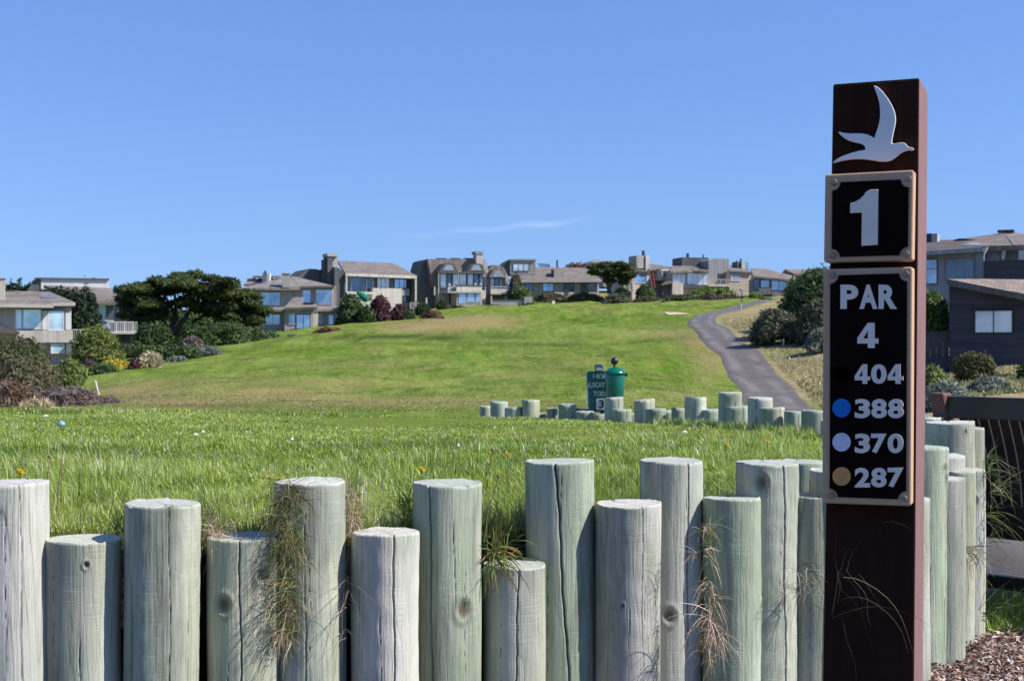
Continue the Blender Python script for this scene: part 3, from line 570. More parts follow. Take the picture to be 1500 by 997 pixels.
h.railing(914.5, 413, 929, 425, 1.6, MT['cream'], 8); h.box('deck_post', 926.5, 413, 929.3, 425, 1.7, 1.4, MT['cream']); h.box('deck', 914, 424, 929, 426, 1.6, -.3, MT['cream'])
sh = Facade(985, 180, 18, gz(985, 180)); sh.root('garden_shed', 'small pink tan gabled shed behind the low shrubs, left of the long hedge', 'shed')
sh.prism('wall', [(985,431),(985,414.5),(992.5,411),(1001,416),(1001,431)], 0, -2.2, MT['pink']); sh.slab('roof', [(975,412,-2.4),(989,411,-2.2),(985.2,413.8,.2),(969,416.5,.2)], .12, MT['roofd']); sh.box('side_wall', 969, 415.5, 985, 431, -.6, -1.6, MT['roofd'])  # side_wall: shaded left side given a dark colour for its shade
sh.box('window', 981, 420, 983, 423, -.5, -.62, MT['dframe'])
l = empty('ladder', P(957, 431, 181)); tag(l, 'red ladder leaning on the tan house below its chimney', 'ladder'); bm = bmesh.new()
A, B = Vector((-.45,.9,3.0)), Vector((.0,0,0))
for dx in (0, .42): add_tube(bm, [B+Vector((dx,0,0)), A+Vector((dx,0,0))], .04, 6)
for i in range(1, 9): q = B.lerp(A, i/9); add_tube(bm, [q, q+Vector((.42,0,0))], .025, 5)
bm_obj('ladder_frame', bm, MT['red'], l)
# H: modern block house with white balcony
h = Facade(1040, 184, 12, gz(1040, 184)); h.root('block_house', 'modern flat topped house of dark blocks with a balcony and pink tan lit wall', 'house')
h.box('upper_block', 998.5, 377, 1038, 399, -5, -9, MT['dgrey']); h.prism('dark_block', [(1038,381),(1044,379),(1050,378.5),(1068,379),(1068,440),(1038,440)], -1.5, -9, MT['greyv'])
h.box('chimney_pot', 1006.5, 371, 1009.3, 377.2, -6, -6.4, MT['metal']); h.box('chimney_pot', 1030, 373, 1031.2, 377.2, -6, -6.3, MT['metal'])
h.slab('roof', [(984,388.5,-6),(1012,389,-5),(1025,396.5,.5),(982,397.5,.5)], .25, MT['roof']); h.box('wall', 983, 397, 1038, 445, -.4, -8, MT['pink'])
h.slab('roof', [(1012,389.5,-4.6),(1038,393,-2.5),(1038,398,.5),(1014,396.5,.5)], .25, MT['roofd'])
h.window(985, 401.3, 1003.5, 417, -.38, 3, gmat=MT['curtain'], fmat=MT['tanframe']); h.window(1007, 400.5, 1037, 416.5, -.38, 4, gmat=MT['curtain'], fmat=MT['tanframe'])
h.window(1053, 401.5, 1067, 414, -1.48, 2, gmat=MT['glass']); h.railing(1038, 408.5, 1068.5, 417, .9, MT['cream'], 14); h.box('balcony_floor', 1038, 417, 1069, 419.5, 1.0, -1.5, MT['cream'])
h.box('deck_skirt', 984, 418, 1038, 421, .2, -.4, MT['dgrey'])
h.prism('lit_wall', [(1068.5,396.5),(1101.5,398.5),(1101.5,445),(1068.5,445)], 0, -7, MT['tan']); h.slab('roof', [(1069,390.5,-6),(1083,391.5,-6),(1102.5,398,.3),(1068,395.8,.3)], .2, MT['roof'])
h.box('corner_trim', 1101.6, 398, 1102.6, 445, .05, -.2, MT['dgrey']); h.window(1070.8, 402, 1083, 411, .02, 2, fmat=MT['wframe'], gmat=MT['curtain'])
c = h.box('chimney', 1080, 383, 1086.5, 396, -4, -6, MT['dgrey']); h.box('chimney_side', 1086.6, 383, 1092, 396, -3.8, -6, MT['cream'], c); h.box('flue_pipe', 1084.8, 378.5, 1086, 383, -4.6, -4.9, MT['metal'], c)  # chimney's shade and sunlight put into its dark and cream faces
# I: low house with long glass wall
h = Facade(1125, 176, -6, gz(1125, 176)); h.root('glass_wall_house', 'low house with long brown roof over dark glass walls near the big bush', 'house')
h.box('wall', 1103, 407, 1165, 440, 0, -8, MT['greyv']); h.slab('roof', [(1100,392.5,-6),(1122,393.5,-7),(1154,409.3,1.0),(1103,404,1.0)], .25, MT['roof']); h.slab('roof', [(1122,393.5,-7.2),(1163,404.5,-5),(1166,407,.5),(1152,409,.9)], .25, MT['roofr'])
h.window(1104, 409.5, 1112, 424, .02, 1, gmat=MT['dglass']); h.window(1114.5, 410.3, 1126.5, 420.5, .02, 1, gmat=MT['glass']); h.window(1130.5, 409.5, 1152, 425, .02, 2, gmat=MT['glass'])
h.box('parapet', 1112, 421.5, 1130, 431, .5, -.1, MT['pink']); h.box('parapet', 1131, 426.5, 1143, 434, .4, -.1, MT['pink']); h.box('corner_wall', 1153, 408, 1164, 440, .1, -3, MT['taupe_l'])
h = Facade(1170, 205, -10, gz(1170, 205)); h.root('far_low_house', 'low pale roofed house beyond the glass walled one, left of the hole sign', 'house')
h.box('wall', 1144, 400, 1200, 425, 0, -6, MT['greyv']); h.prism('side_gable', [(1143,402),(1150,394.5),(1164,401),(1164,405),(1143,405)], .2, -1, MT['dgrey']); h.slab('roof', [(1150,394,-5),(1200,395,-5),(1205,401,.5),(1163,402,.5)], .2, MT['roofr'])
# J: blue grey house on the right, upper
h = Facade(1400, 82, -24, gz(1400, 82)); h.root('blue_grey_house', 'blue grey house in shade with a long shingled roof, right of the hole sign', 'house')
h.prism('wall', [(1340,371),(1372,369.5),(1441,363.5),(1441,510),(1340,510)], 0, -9, MT['blueg']); h.prism('wall', [(1441,361),(1469,360),(1469,510),(1441,510)], -1.2, -9, MT['blueg']); h.prism('wall', [(1469,362),(1530,362),(1530,510),(1469,510)], -1.6, -9, MT['blueg'])
h.slab('roof', [(1335,352.5,-8),(1395,351,-8),(1440,362.3,.8),(1335,369,.8)], .3, MT['roofd']); h.slab('roof', [(1395,351,-8),(1470,341,-9),(1500,358.5,-.6),(1436,360.5,-.6)], .3, MT['roof']); h.slab('roof', [(1470,340.5,-9.2),(1560,345,-9),(1560,362,-.9),(1484,358,-.9)], .3, MT['roof'])
fasc(h, 1335, 369, 1440, 362.3, .82, MT['blueg'], .25); h.box('ridge_vent', 1461, 336.5, 1485, 339.8, -8.6, -9.6, MT['metal'])
h.slab('skylight', [(1404,357.5,-3.0),(1434,356,-3.0),(1425,361,-1.6),(1396,363,-1.6)], .14, MT['curtain'])
h.prism('roof_vent', [(1396,351.5),(1406,349),(1436,351.5),(1438,354),(1398,353.5)], -6.2, -7.2, MT['metal'])
h.box('chimney', 1352, 342, 1364.5, 354.5, -6, -7, MT['metal']); h.box('chimney_side', 1364.6, 342, 1373, 357, -5.7, -7, MT['stone'])  # dark and pale boxes paint the chimney's shaded and lit faces
h.window(1357, 380.5, 1372, 415, .03, 1, gmat=MT['glass'], fw=.06, transom=.62); h.window(1387.5, 381, 1425, 410, .03, 3, fmat=MT['blueg'], gmat=MT['dglass'])
h.prism('rafter_end', [(1441,363),(1447,361.5),(1445,367),(1441,374)], .2, -.1, MT['white']); h.prism('rafter_end', [(1468,360.5),(1477,361.5),(1477,364),(1474,364.5),(1471,380),(1467.5,380)], -.9, -1.1, MT['white']); h.prism('fascia', [(1492,363),(1530,362),(1530,380),(1492,380)], -.7, -.9, MT['white'])
h.box('plank_screen', 1441, 381, 1540, 440, 1.0, .6, MT['wood'])
# K: plank house in front of it
h = Facade(1450, 54, -22, gz(1450, 54)); h.root('plank_house', 'dark weathered plank house with a white paned window behind the bench', 'house')
h.prism('wall', [(1390.5,410.5),(1450,421),(1530,436),(1530,560),(1390.5,560)], 0, -6, MT['wood'])
h.slab('roof', [(1388,408.6,.5),(1440,408.3,-5.6),(1560,410,-5.6),(1560,441.5,.5)], .22, MT['roofr']); fasc(h, 1387.5, 409.2, 1560, 442, .55, MT['dgrey'], .24)
h.window(1429, 455.5, 1482, 486.5, .04, 2, gmat=MT['curtain'], fw=.05)
fc = Facade(1372, 55, -22, gz(1372, 55)); fc.root('plank_fence', 'dark plank fence joined to the left side of the plank house', 'fence')
for i in range(6): fc.box('plank', 1335+i*9.2, 487, 1343.9+i*9.2, 560, 0, -.03, MT['wood2'])
fc.box('rail', 1335, 485.5, 1390, 487.2, .05, -.08, MT['wood2'])
# low wall and steps before the narrow house
fw = Facade(750, 180, 5, gz(750, 180)); fw.root('garden_wall', 'low concrete garden wall with a square pier and steps', 'wall')
fw.box('wall', 721, 440, 769, 452, 0, -.3, MT['stone']); fw.box('pier', 768, 434.5, 780, 452, .3, -.6, MT['stone']); fw.box('step', 745, 446.5, 762, 449, .9, 0, MT['stone']); fw.box('step', 743, 449, 762, 453, 1.6, 0, MT['stone']); fw.box('coping', 721, 438.8, 769, 440, .06, -.36, MT['dgrey'])
ub = Facade(811, 172, 15, gz(811, 172)); ub.root('utility_box', 'small white utility box on the green bank below the low wide house', 'utility box')
ub.box('cabinet', 808.5, 440.5, 812.8, 447, 0, -.4, MT['white']); ub.box('side_panel', 807, 441, 808.4, 446.5, -.05, -.35, MT['dgrey'])

# ---------------------------------------------------------------- shrubs, hedges and trees
def tree(name, label, px, pyb, d, trunks, pads, mat, leaf, n, seed=1, spread=1.0):
    """trunks: list of [(px,py,dd)...] limb paths with radii; pads: foliage masses (px, py, dd, rx, ry, rz) in metres"""
    b0 = P(px, pyb, d); r = empty(name, b0); tag(r, label, 'tree')
    bm = bmesh.new()
    for path, r0, r1 in trunks:
        pts = [P(x, y, d+dd)-b0 for x, y, dd in path]; m = []
        for a, b_ in zip(pts, pts[1:]):
            for k in range(3): m.append(a.lerp(b_, k/3)+Vector(rng.normal(size=3))*.05*min(1, (b_-a).length/3))
        m.append(pts[-1]); add_tube(bm, m, [r0+(r1-r0)*i/(len(m)-1) for i in range(len(m))], 7)
    bm_obj('trunk', bm, MT_bark, r, smooth=True)
    bl = [(*(P(x, y, d+dd)-b0), rx, ry, rz) for x, y, dd, rx, ry, rz in pads]
    V, T, cc = leaves(n, bl, leaf, r_in=.55, inner=.25, seed=seed, aspect=1.5, flat=.15)
    np_mesh('crown', V, T, LM[mat], r, cols=cc); return r
MT_bark = simple('bark', (.10,.08,.065), .9, .3, 4, .1, .02)
g = np.random.default_rng(11); pads = []
for i in range(92):
    u = g.uniform(-1, 1); lay = g.random()
    top = 410 + 20*abs(u)**2.2 + 5*math.sin(u*9); bot = 458 + 12*abs(u) - 7*math.cos(u*5)
    x = 278 + u*92; y = top + (bot-top)*lay*.95
    if lay > .45 and abs(u) < .55 and g.random() < .55: y = top + (bot-top)*lay*.4
    pads.append((x, y, g.uniform(-3.5, 3.5), g.uniform(.75,1.35), g.uniform(.8,1.5), g.uniform(.34,.6)))
for x, y in ((196,452),(206,457),(216,450),(228,455),(238,449),(300,456),(312,462),(325,458),(338,466),(348,470),(330,472),(362,470),(183,440),(192,434),(188,448),(368,446),(374,455),(380,462),(372,470),(384,456),(360,432),(352,462),(365,475),(205,422),(230,413),(262,407),(285,404),(310,410),(335,418)):
    pads.append((x, y, g.uniform(-2,2), .9, 1.1, .5))
lim = [([(247,490,0),(240,470,0),(226,452,-.5),(212,438,-1)], .26, .08), ([(249,490,0),(255,468,.5),(258,450,0),(256,425,0)], .28, .08), ([(251,490,0),(268,470,0),(280,452,0),(296,430,.5)], .26, .07),
       ([(253,488,.3),(275,476,1),(305,458,1),(335,440,1)], .22, .06), ([(246,488,.3),(228,475,1),(205,460,1),(192,448,0)], .2, .06), ([(255,460,0),(245,440,.5),(236,422,0)], .14, .05), ([(282,455,.2),(300,450,-1),(322,432,-1)], .13, .05),
       ([(310,488,1),(318,465,1),(330,448,1)], .2, .06),([(262,452,0),(275,435,-1),(280,418,-1)], .12, .04)]
tree('cypress_tree', 'wide flat topped dark cypress with bare fanning trunks, left of the fairway', 249, 492, 113, lim, pads, 'cypress', .125, 56000, 5)
pads = [(x, y, g.uniform(-1.5,1.5), .75+.3*g.random(), .9, .38) for x, y in ((868,392),(874,396),(882,390),(890,388),(899,390),(908,388),(916,390),(922,394),(880,399),(895,397),(910,398),(918,402),(888,404),(872,400),(924,404),(915,408),(903,404),(893,412),(914,414))]
tree('small_cypress', 'small dark cypress with a forked trunk between the low wide house and the tan house', 893, 430, 181, [([(893,430,0),(891,418,0),(884,405,0),(876,398,0)], .3, .1), ([(893,420,0),(898,408,0),(902,396,0)], .24, .08), ([(891,415,0),(888,404,0),(889,394,0)], .18,.06)], pads, 'cypress', .17, 5200, 3)
# palm fronds behind the chimney
pr = empty('palm_tree', P(1084, 400, 199)); tag(pr, 'palm with spiky fronds showing behind a chimney of the block house', 'palm')
bm = bmesh.new(); add_tube(bm, [(0,0,-6),(0,0,0),(0,0,.9)], [.3,.25,.2], 8); bm_obj('trunk', bm, MT_bark, pr)
V = []; T = []
for k in range(26):
    a = k/26*2*math.pi+.2; el = g.uniform(.1, 1.1); Lf = g.uniform(1.5, 1.95)
    for i in range(8):
        for sgn in (-1, 1):
            s0 = i/8; p = lambda q: Vector((math.cos(a)*math.cos(el)*Lf*q, math.sin(a)*math.cos(el)*Lf*q, .9+Lf*q*math.sin(el)-.7*q*q*Lf*.5))
            c0_, c1_ = p(s0), p(min(1, s0+.16)); sd_ = Vector((-math.sin(a), math.cos(a), -.3))*sgn*.28*(1-s0*.7)
            n0 = len(V); V += [c0_, c1_, (c0_+c1_)/2+sd_+Vector((math.cos(a),math.sin(a),0))*.15]; T.append((n0, n0+1, n0+2))
np_mesh('crown', V, T, LM['deep'], pr, cols=np.full((len(V),3), 1.0))

S_ = shrub
S_('clipped_cypress', 'tall dark clipped cypress block between the two leftmost houses', 'hedge', 74, 422, 134, 478, 104, 'darkhedge', 14000, .13, box=True, depth=4)
S_('scrub_slope', 'dusky scrub on the slope seen under the wide cypress crown', 'shrub', 185, 446, 330, 500, 140, 'deep', 9000, .2, lobes=9)
S_('scrub_slope', 'dark scrub behind the right end of the wide cypress', 'shrub', 315, 440, 385, 490, 138, 'olive', 5000, .2, lobes=5)
S_('dark_hedge', 'dark hedge row on the skyline behind the leftmost house', 'hedge', -20, 413, 62, 440, 135, 'darkhedge', 9000, .2, box=True, depth=3)
S_('round_shrub', 'big rounded light green shrub below the white parapet house', 'shrub', 108, 467, 179, 525, 88, 'light', 9000, .085, lobes=5, warm=.1)
S_('olive_hedge', 'olive green rounded hedge under the porch of the leftmost house', 'hedge', -40, 486, 75, 528, 84, 'olive', 8000, .085, lobes=8)
S_('coyote_brush', 'dusky olive brush at the lower left edge, in front of the rounded hedge', 'shrub', -40, 513, 100, 585, 62, 'dusky', 11000, .065, lobes=9, warm=.25)
S_('bright_shrub', 'lighter green shrub right of the dusky brush at the left', 'shrub', 78, 515, 127, 562, 66, 'lime', 5200, .065, lobes=4)
S_('dark_groundcover', 'dark green low mound beyond the brown brambles', 'shrub', 118, 527, 180, 552, 78, 'green', 3000, .07, lobes=5)
S_('yellow_shrub', 'low yellow flowering shrub below the round light green shrub', 'shrub', 142, 522, 193, 542, 84, 'yellow', 3500, .06, lobes=6, ragged=.9)
S_('heather', 'low purplish heather at the left end of the yellow shrub', 'shrub', 118, 522, 148, 538, 86, 'purple', 1200, .06, lobes=4)
S_('box_hedge', 'low clipped green hedge behind the pampas grass', 'hedge', 205, 503, 286, 530, 92, 'green', 6500, .08, box=True, depth=1.6)
S_('box_hedge', 'short dark hedge piece left of the pampas grass', 'hedge', 178, 503, 206, 530, 95, 'olive', 2600, .08, box=True, depth=1.6)
S_('burgundy_shrub', 'small burgundy shrub left of the pampas grass', 'shrub', 188, 521, 207, 536, 83, 'burgundy', 900, .06, lobes=3)
S_('pampas_grass', 'cream plumed pampas grass clump in front of the clipped hedge', 'grass clump', 202, 511, 240, 533, 84, 'straw', 2600, .07, lobes=6, aspect=3.2, up=.6, var=.5)
S_('grey_shrub', 'grey green low shrub at the right end of the clipped hedge', 'shrub', 243, 516, 278, 532, 86, 'silver', 1200, .06, lobes=4)
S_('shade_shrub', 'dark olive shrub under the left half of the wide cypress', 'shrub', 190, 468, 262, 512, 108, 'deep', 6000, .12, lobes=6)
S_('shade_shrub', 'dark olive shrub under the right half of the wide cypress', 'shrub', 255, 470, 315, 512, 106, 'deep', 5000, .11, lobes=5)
S_('flowering_shrub', 'mauve flowering shrub below the wide cypress trunks', 'shrub', 262, 488, 302, 516, 98, 'twig', 2400, .08, lobes=5)
S_('grey_shrub', 'grey green shrub left of the spreading green bank of leaves', 'shrub', 285, 502, 325, 520, 94, 'silver', 1600, .08, lobes=4)
S_('spreading_shrub', 'broad mid green shrub bank right of the wide cypress', 'shrub', 300, 463, 372, 514, 108, 'green', 8000, .11, lobes=7)
S_('spreading_shrub', 'mid green shrub tapering down towards the fairway below the hip roofed house', 'shrub', 350, 478, 415, 506, 112, 'green', 5500, .10, lobes=6)
S_('lavender_shrub', 'pale grey lavender clump in front of the hip roofed house', 'shrub', 412, 486, 448, 502, 118, 'silver', 1800, .08, lobes=5)
S_('burgundy_hedge', 'dark burgundy hedge under the sliding door of the hip roofed house', 'hedge', 404, 480, 460, 494, 136, 'burgundy', 3000, .10, lobes=9)
S_('burgundy_hedge', 'dark brown green shrubs at the right foot of the hip roofed house', 'hedge', 456, 476, 506, 492, 132, 'rust', 3000, .09, lobes=8)
S_('garden_tree', 'bushy green garden tree right of the hip roofed house', 'tree', 493, 428, 536, 480, 150, 'green', 5500, .16, lobes=5)
S_('garden_shrub', 'deep green shrub at the foot of the bushy garden tree', 'shrub', 520, 445, 553, 478, 148, 'deep', 3500, .14, lobes=5)
S_('plum_tree', 'burgundy leaved plum tree in front of the white framed house', 'tree', 541, 427, 573, 474, 150, 'burgundy', 4800, .14, lobes=5)
S_('plum_shrub', 'burgundy shrub right of the plum tree', 'shrub', 571, 441, 603, 470, 152, 'burgundy', 3400, .13, lobes=5)
S_('garden_shrub', 'round green shrub at the right foot of the plum shrub', 'shrub', 590, 452, 611, 468, 150, 'green', 1600, .11, lobes=4)
S_('garden_shrub', 'dark shrub before the shaded side of the two dormer house', 'shrub', 607, 440, 632, 462, 158, 'deep', 2200, .13, lobes=4)
S_('rust_groundcover', 'rusty ground cover on the bank left of the two dormer house', 'shrub', 612, 452, 652, 464, 150, 'rust', 1800, .10, lobes=6)
S_('garden_shrub', 'small rounded shrub against the shaded recess of the two dormer house', 'shrub', 640, 436, 657, 450, 176, 'olive', 1200, .14, lobes=3)
S_('lavender_row', 'low grey green planting along the foot of the two dormer house', 'shrub', 653, 446, 688, 452, 176, 'dusky', 1200, .1, lobes=8)
S_('lavender_row', 'low purplish planting below the boxed balcony', 'shrub', 697, 444, 746, 452, 175, 'purple', 1800, .1, lobes=9)
S_('olive_tree', 'grey green olive tree right of the boxed balcony', 'tree', 743, 398, 766, 436, 186, 'dusky', 3200, .17, lobes=4)
S_('conical_shrub', 'bright green bush in front of the olive tree', 'shrub', 752, 416, 780, 441, 183, 'bright', 3000, .14, lobes=4)
S_('bank_groundcover', 'green ground cover bank around the small white utility box', 'shrub', 752, 440, 830, 453, 174, 'green', 3600, .12, lobes=12)
S_('scrub_belt', 'mixed scrub in front of the low wide house', 'shrub', 775, 426, 835, 446, 184, 'dusky', 5200, .14, lobes=9, warm=.3)
S_('scrub_belt', 'reddish scrub in front of the sliding doors of the low wide house', 'shrub', 824, 427, 888, 446, 182, 'olive', 6000, .14, lobes=10, warm=.4)
S_('scrub_belt', 'grey green scrub below the small dark cypress', 'shrub', 878, 428, 930, 447, 176, 'dusky', 3600, .13, lobes=9)
S_('scrub_belt', 'grey brown scrub below the tan house', 'shrub', 925, 432, 975, 445, 172, 'dusky', 3400, .13, lobes=9, warm=.3)
S_('scrub_belt', 'dark green scrub below the small shed', 'shrub', 968, 430, 1024, 445, 170, 'olive', 3600, .13, lobes=9)
S_('garden_shrub', 'dark round shrub under the small dark cypress', 'shrub', 898, 418, 924, 434, 180, 'deep', 2200, .15, lobes=4)
S_('garden_shrub', 'green bush in front of the tan house window', 'shrub', 930, 413, 960, 434, 178, 'green', 2800, .14, lobes=4)
S_('long_hedge', 'long light green hedge under the balcony of the block house', 'hedge', 1000, 419, 1084, 434, 174, 'lime', 6000, .13, lobes=14, depth=2)
S_('purple_scrub', 'purplish brown scrub strip below the long hedge', 'shrub', 1018, 430, 1096, 444, 168, 'purple', 5000, .12, lobes=14, depth=2)
S_('garden_shrub', 'light green rounded shrub below the glass walled house', 'shrub', 1096, 425, 1118, 436, 168, 'lime', 1600, .12, lobes=4)
S_('yellow_shrub', 'tiny yellow green shrub beside the upper bend of the cart path', 'shrub', 1092, 438, 1106, 445, 160, 'yellow', 700, .09, lobes=3)
S_('bank_groundcover', 'low green bank between cart path and glass walled house', 'shrub', 1104, 434, 1142, 446, 160, 'olive', 2400, .11, lobes=7)
S_('red_scrub_mound', 'reddish brown rounded bush on the skyline behind the low wide house', 'shrub', 822, 380, 868, 400, 228, 'rust', 4200, .2, lobes=5)
S_('coastal_bush', 'big dark green bush on the right bank beside the cart path', 'shrub', 1138, 383, 1250, 500, 84, 'deep', 17000, .10, lobes=6)
S_('coastal_bush', 'glossy green bush top rising directly left of the hole sign', 'shrub', 1150, 388, 1260, 450, 88, 'bright', 8000, .11, lobes=6, base=3.0)
S_('twiggy_bush', 'grey twiggy dark bush at the lower left of the big dark bush', 'shrub', 1096, 445, 1180, 502, 78, 'dusky', 9000, .075, lobes=7, ragged=.9)
S_('twiggy_bush', 'grey brown twiggy bush in front of the big dark bush', 'shrub', 1160, 430, 1250, 505, 76, 'dusky', 8000, .08, lobes=6)
S_('grey_shrub', 'pale grey shrub at the left tip of the twiggy bushes', 'shrub', 1108, 446, 1140, 470, 82, 'silver', 2200, .075, lobes=4)
S_('succulent_shrub', 'pale blue green shrub with broad leaves next to the hole sign', 'shrub', 1178, 472, 1240, 500, 70, 'silver', 2400, .08, lobes=5)
S_('laurel_bush', 'bright green bush right of the hole sign above the plank fence', 'shrub', 1335, 413, 1392, 500, 60, 'bright', 6500, .085, lobes=5, base=1.0)
S_('round_dark_shrub', 'dark rounded shrub in front of the plank house window', 'shrub', 1393, 505, 1460, 548, 47, 'olive', 6500, .05, lobes=5, warm=.2)
S_('green_shrub', 'yellow green shrub touching the right side of the hole sign', 'shrub', 1340, 523, 1389, 560, 45, 'light', 4200, .05, lobes=4)
S_('lavender_shrub', 'pale grey lavender mound between hole sign and bench', 'shrub', 1345, 545, 1424, 590, 38, 'silver', 5500, .045, lobes=6)
S_('lavender_shrub', 'pale grey lavender mound right below the plank house window', 'shrub', 1418, 541, 1482, 568, 42, 'silver', 3600, .045, lobes=6)
S_('edge_shrub', 'dark shrub at the right edge of the picture by the plank house', 'shrub', 1488, 520, 1530, 550, 45, 'deep', 2600, .05, lobes=3)
S_('small_shrub', 'small grey green tuft above the bench rail', 'shrub', 1462, 540, 1490, 553, 47, 'green', 900, .04, lobes=3)
# brown brambles at the left, low
S_('bramble', 'brown dry bramble thicket at the left edge just beyond the mown lawn', 'shrub', -40, 548, 60, 604, 44, 'brown', 10000, .05, lobes=8, aspect=2.6, warm=.2, ragged=.9)
S_('bramble', 'reddish brown dry brambles left of the short white stake', 'shrub', 45, 556, 152, 604, 45, 'twig', 10000, .045, lobes=8, aspect=2.8, ragged=.9)
S_('bramble', 'low dusty brambles trailing onto the slope right of the short white stake', 'shrub', 130, 574, 190, 604, 46, 'twig', 4500, .04, lobes=8, aspect=2.8, ragged=.8)
S_('dead_branches', 'bleached grey dead branches lying in the brown brambles', 'branches', 28, 574, 84, 592, 42.5, 'straw', 420, .035, lobes=7, aspect=4, ragged=.5, var=.5, base=-1.0)

# white stakes and the path lamp
def stake(px, py0, py1, d, label, lean=0, r=.045):
    a = P(px, py1, d); gz_ = ground(a.x, a.y); top = CZ-(py0-HY)/F*d
    bm = bmesh.new(); add_tube(bm, [(0,0,-.2),(0,0,0),(lean, 0, top-gz_-.03),(lean,0,top-gz_)], [r,r,r,r*.7], 10)
    o = bm_obj('marker_stake', bm, MT['white'], None, smooth=False); o.location = (a.x, a.y, gz_); tag(o, label, 'stake', 'white boundary stakes')
stake(1147.5, 496, 509, 76, 'short white stake on the dry grass right of the cart path', .02)
stake(1085.5, 443, 456, 135, 'white stake below the thin dark lamp at the path bend', 0, .05)
stake(145, 557, 572, 52, 'leaning white stake in the brown brambles at the left', -.14, .035)
stake(880, 468, 472, 125, 'tiny white stake on the far fairway', 0, .06)
bm = bmesh.new(); q = P(1086.5, 444, 145); k = .0725
add_tube(bm, [(0,0,0),(0,0,18.5*k),(-.05,0,19.5*k),(-.3,0,19.8*k)], .05, 6); lp = bm_obj('path_lamp', bm, MT['metal']); lp.location = q; tag(lp, 'thin dark bracket lamp beside the far bend of the cart path', 'lamp')
bm = bmesh.new(); add_box(bm, -.3, .3, -.2, .2, 0, .5); bb = bm_obj('ground_marker', bm, MT['metal'], bevel=.05); q = P(492, 499, 109); bb.location = (q.x, q.y, ground(q.x, q.y)-.05); bb.scale = (.45,.6,.55); tag(bb, 'tiny dark yardage marker on the fairway below the hip roofed house', 'marker')

# faint high streak of cloud
m_cl, t, b_ = new_mat('thin_cloud'); v = t.nodes.new('ShaderNodeTexCoord').outputs['Generated']; sx = t.nodes.new('ShaderNodeSeparateXYZ'); t.links.new(v, sx.inputs[0])
ex = ramp(t, sx.outputs[0], [(0, 0.0), (.5, .6), (.8, 1.0), (1, 0.0)]); ez = ramp(t, sx.outputs[1], [(0, 0.0), (.5, 1.0), (1, 0.0)])
al = math_n(t, 'MULTIPLY', math_n(t, 'MULTIPLY', ex, ez), .11); df = t.nodes.new('ShaderNodeBsdfTranslucent'); df.inputs[0].default_value = (.9,.9,.92,1); tp = t.nodes.new('ShaderNodeBsdfTransparent'); mx = t.nodes.new('ShaderNodeMixShader')
t.links.new(al, mx.inputs[0]); t.links.new(tp.outputs[0], mx.inputs[1]); t.links.new(df.outputs[0], mx.inputs[2]); t.links.new(mx.outputs[0], t.nodes['Material Output'].inputs['Surface'])
A, B = P(560, 350, 9000), P(875, 321, 9000); V = []; T = []
for i in range(25):
    q = A.lerp(B, i/24) + Vector((0,0,8*math.sin(i*.9)))
    for k in range(5): V.append((q.x, q.y+(k-2)*200, q.z+(k-2)*2))
for i in range(24):
    for k in range(4): T.append((i*5+k, i*5+5+k, i*5+6+k, i*5+1+k))
tag(np_mesh('cloud_streak', V, T, m_cl, smooth=True), 'faint thin white cloud streak above the middle houses', 'cloud')

# ---------------------------------------------------------------- tee mound with the log edging
# front row posts: left, right and top row in the photo, distance, colour, figure strength, label
def lawn_z(x, y): return CZ - .462 - .0145*(np.asarray(y, float)-3.0) - .00062*(np.asarray(y, float)-3.0)**2*smooth(-3.0, -.6, np.asarray(x, float)) + .012*np.sin(np.asarray(x)*2.1+1)*np.sin(np.asarray(y)*1.3)
MOUND = [(-6.5,3.0),(-2.3,3.0),(-.62,3.08),(-.30,3.14),(-.12,3.32),(-.02,3.42),(.1,3.47),(.45,3.56),(.72,3.66),(.86,3.86),(1.18,4.36),(1.36,4.72),(1.50,4.95),(1.56,5.3),(1.68,6.2),(1.74,7.6),(1.68,8.3),(1.42,9.2),(.9,10.55),(.3,11.4),(-.3,11.8),(-1.2,12.2),(-7.5,12.4)]
def inside(x, y, poly=MOUND):
    x = np.asarray(x); y = np.asarray(y); c = np.zeros(x.shape, bool); j = len(poly)-1
    for i in range(len(poly)):
        xi, yi = poly[i]; xj, yj = poly[j]
        c ^= ((yi > y) != (yj > y)) & (x < (xj-xi)*(y-yi)/(yj-yi+1e-12)+xi); j = i
    return c
m_soil = simple('soil', (.035,.027,.02), .95, .4, 8, .1, .03)
m_lawn, t, b = new_mat('lawn_base'); v = objco(t)
c = ramp(t, noise(t, v, 2.2, 6, .7), [(.3, (.10,.15,.012)), (.55, (.17,.22,.028)), (.75, (.25,.25,.06))]); c = mix(t, 1.0, c, ramp(t, noise(t, v, 90, 3, .8), [(.3,.55),(.7,1.25)]), 'MULTIPLY')
t.links.new(c, b.inputs['Base Color']); b.inputs['Roughness'].default_value = .95; b.inputs['Specular IOR Level'].default_value = .1; bump(t, noise(t, v, 60, 4, .7), .8, .02, b)
bm = bmesh.new()
top = [bm.verts.new((x, y, float(lawn_z(x, y)))) for x, y in MOUND]; bot = [bm.verts.new((x, y, -.15) if y < 9.5 else (x-.0, y+1.9, -.9)) for x, y in MOUND]
bm.faces.new(top)
for i in range(len(MOUND)):
    j = (i+1) % len(MOUND); f = bm.faces.new((top[i], top[j], bot[j], bot[i])); f.material_index = 1 if MOUND[i][1] < 9.5 else 0
o = bm_obj('lawn', bm, [m_lawn, m_soil]); tag(o, kind='structure')

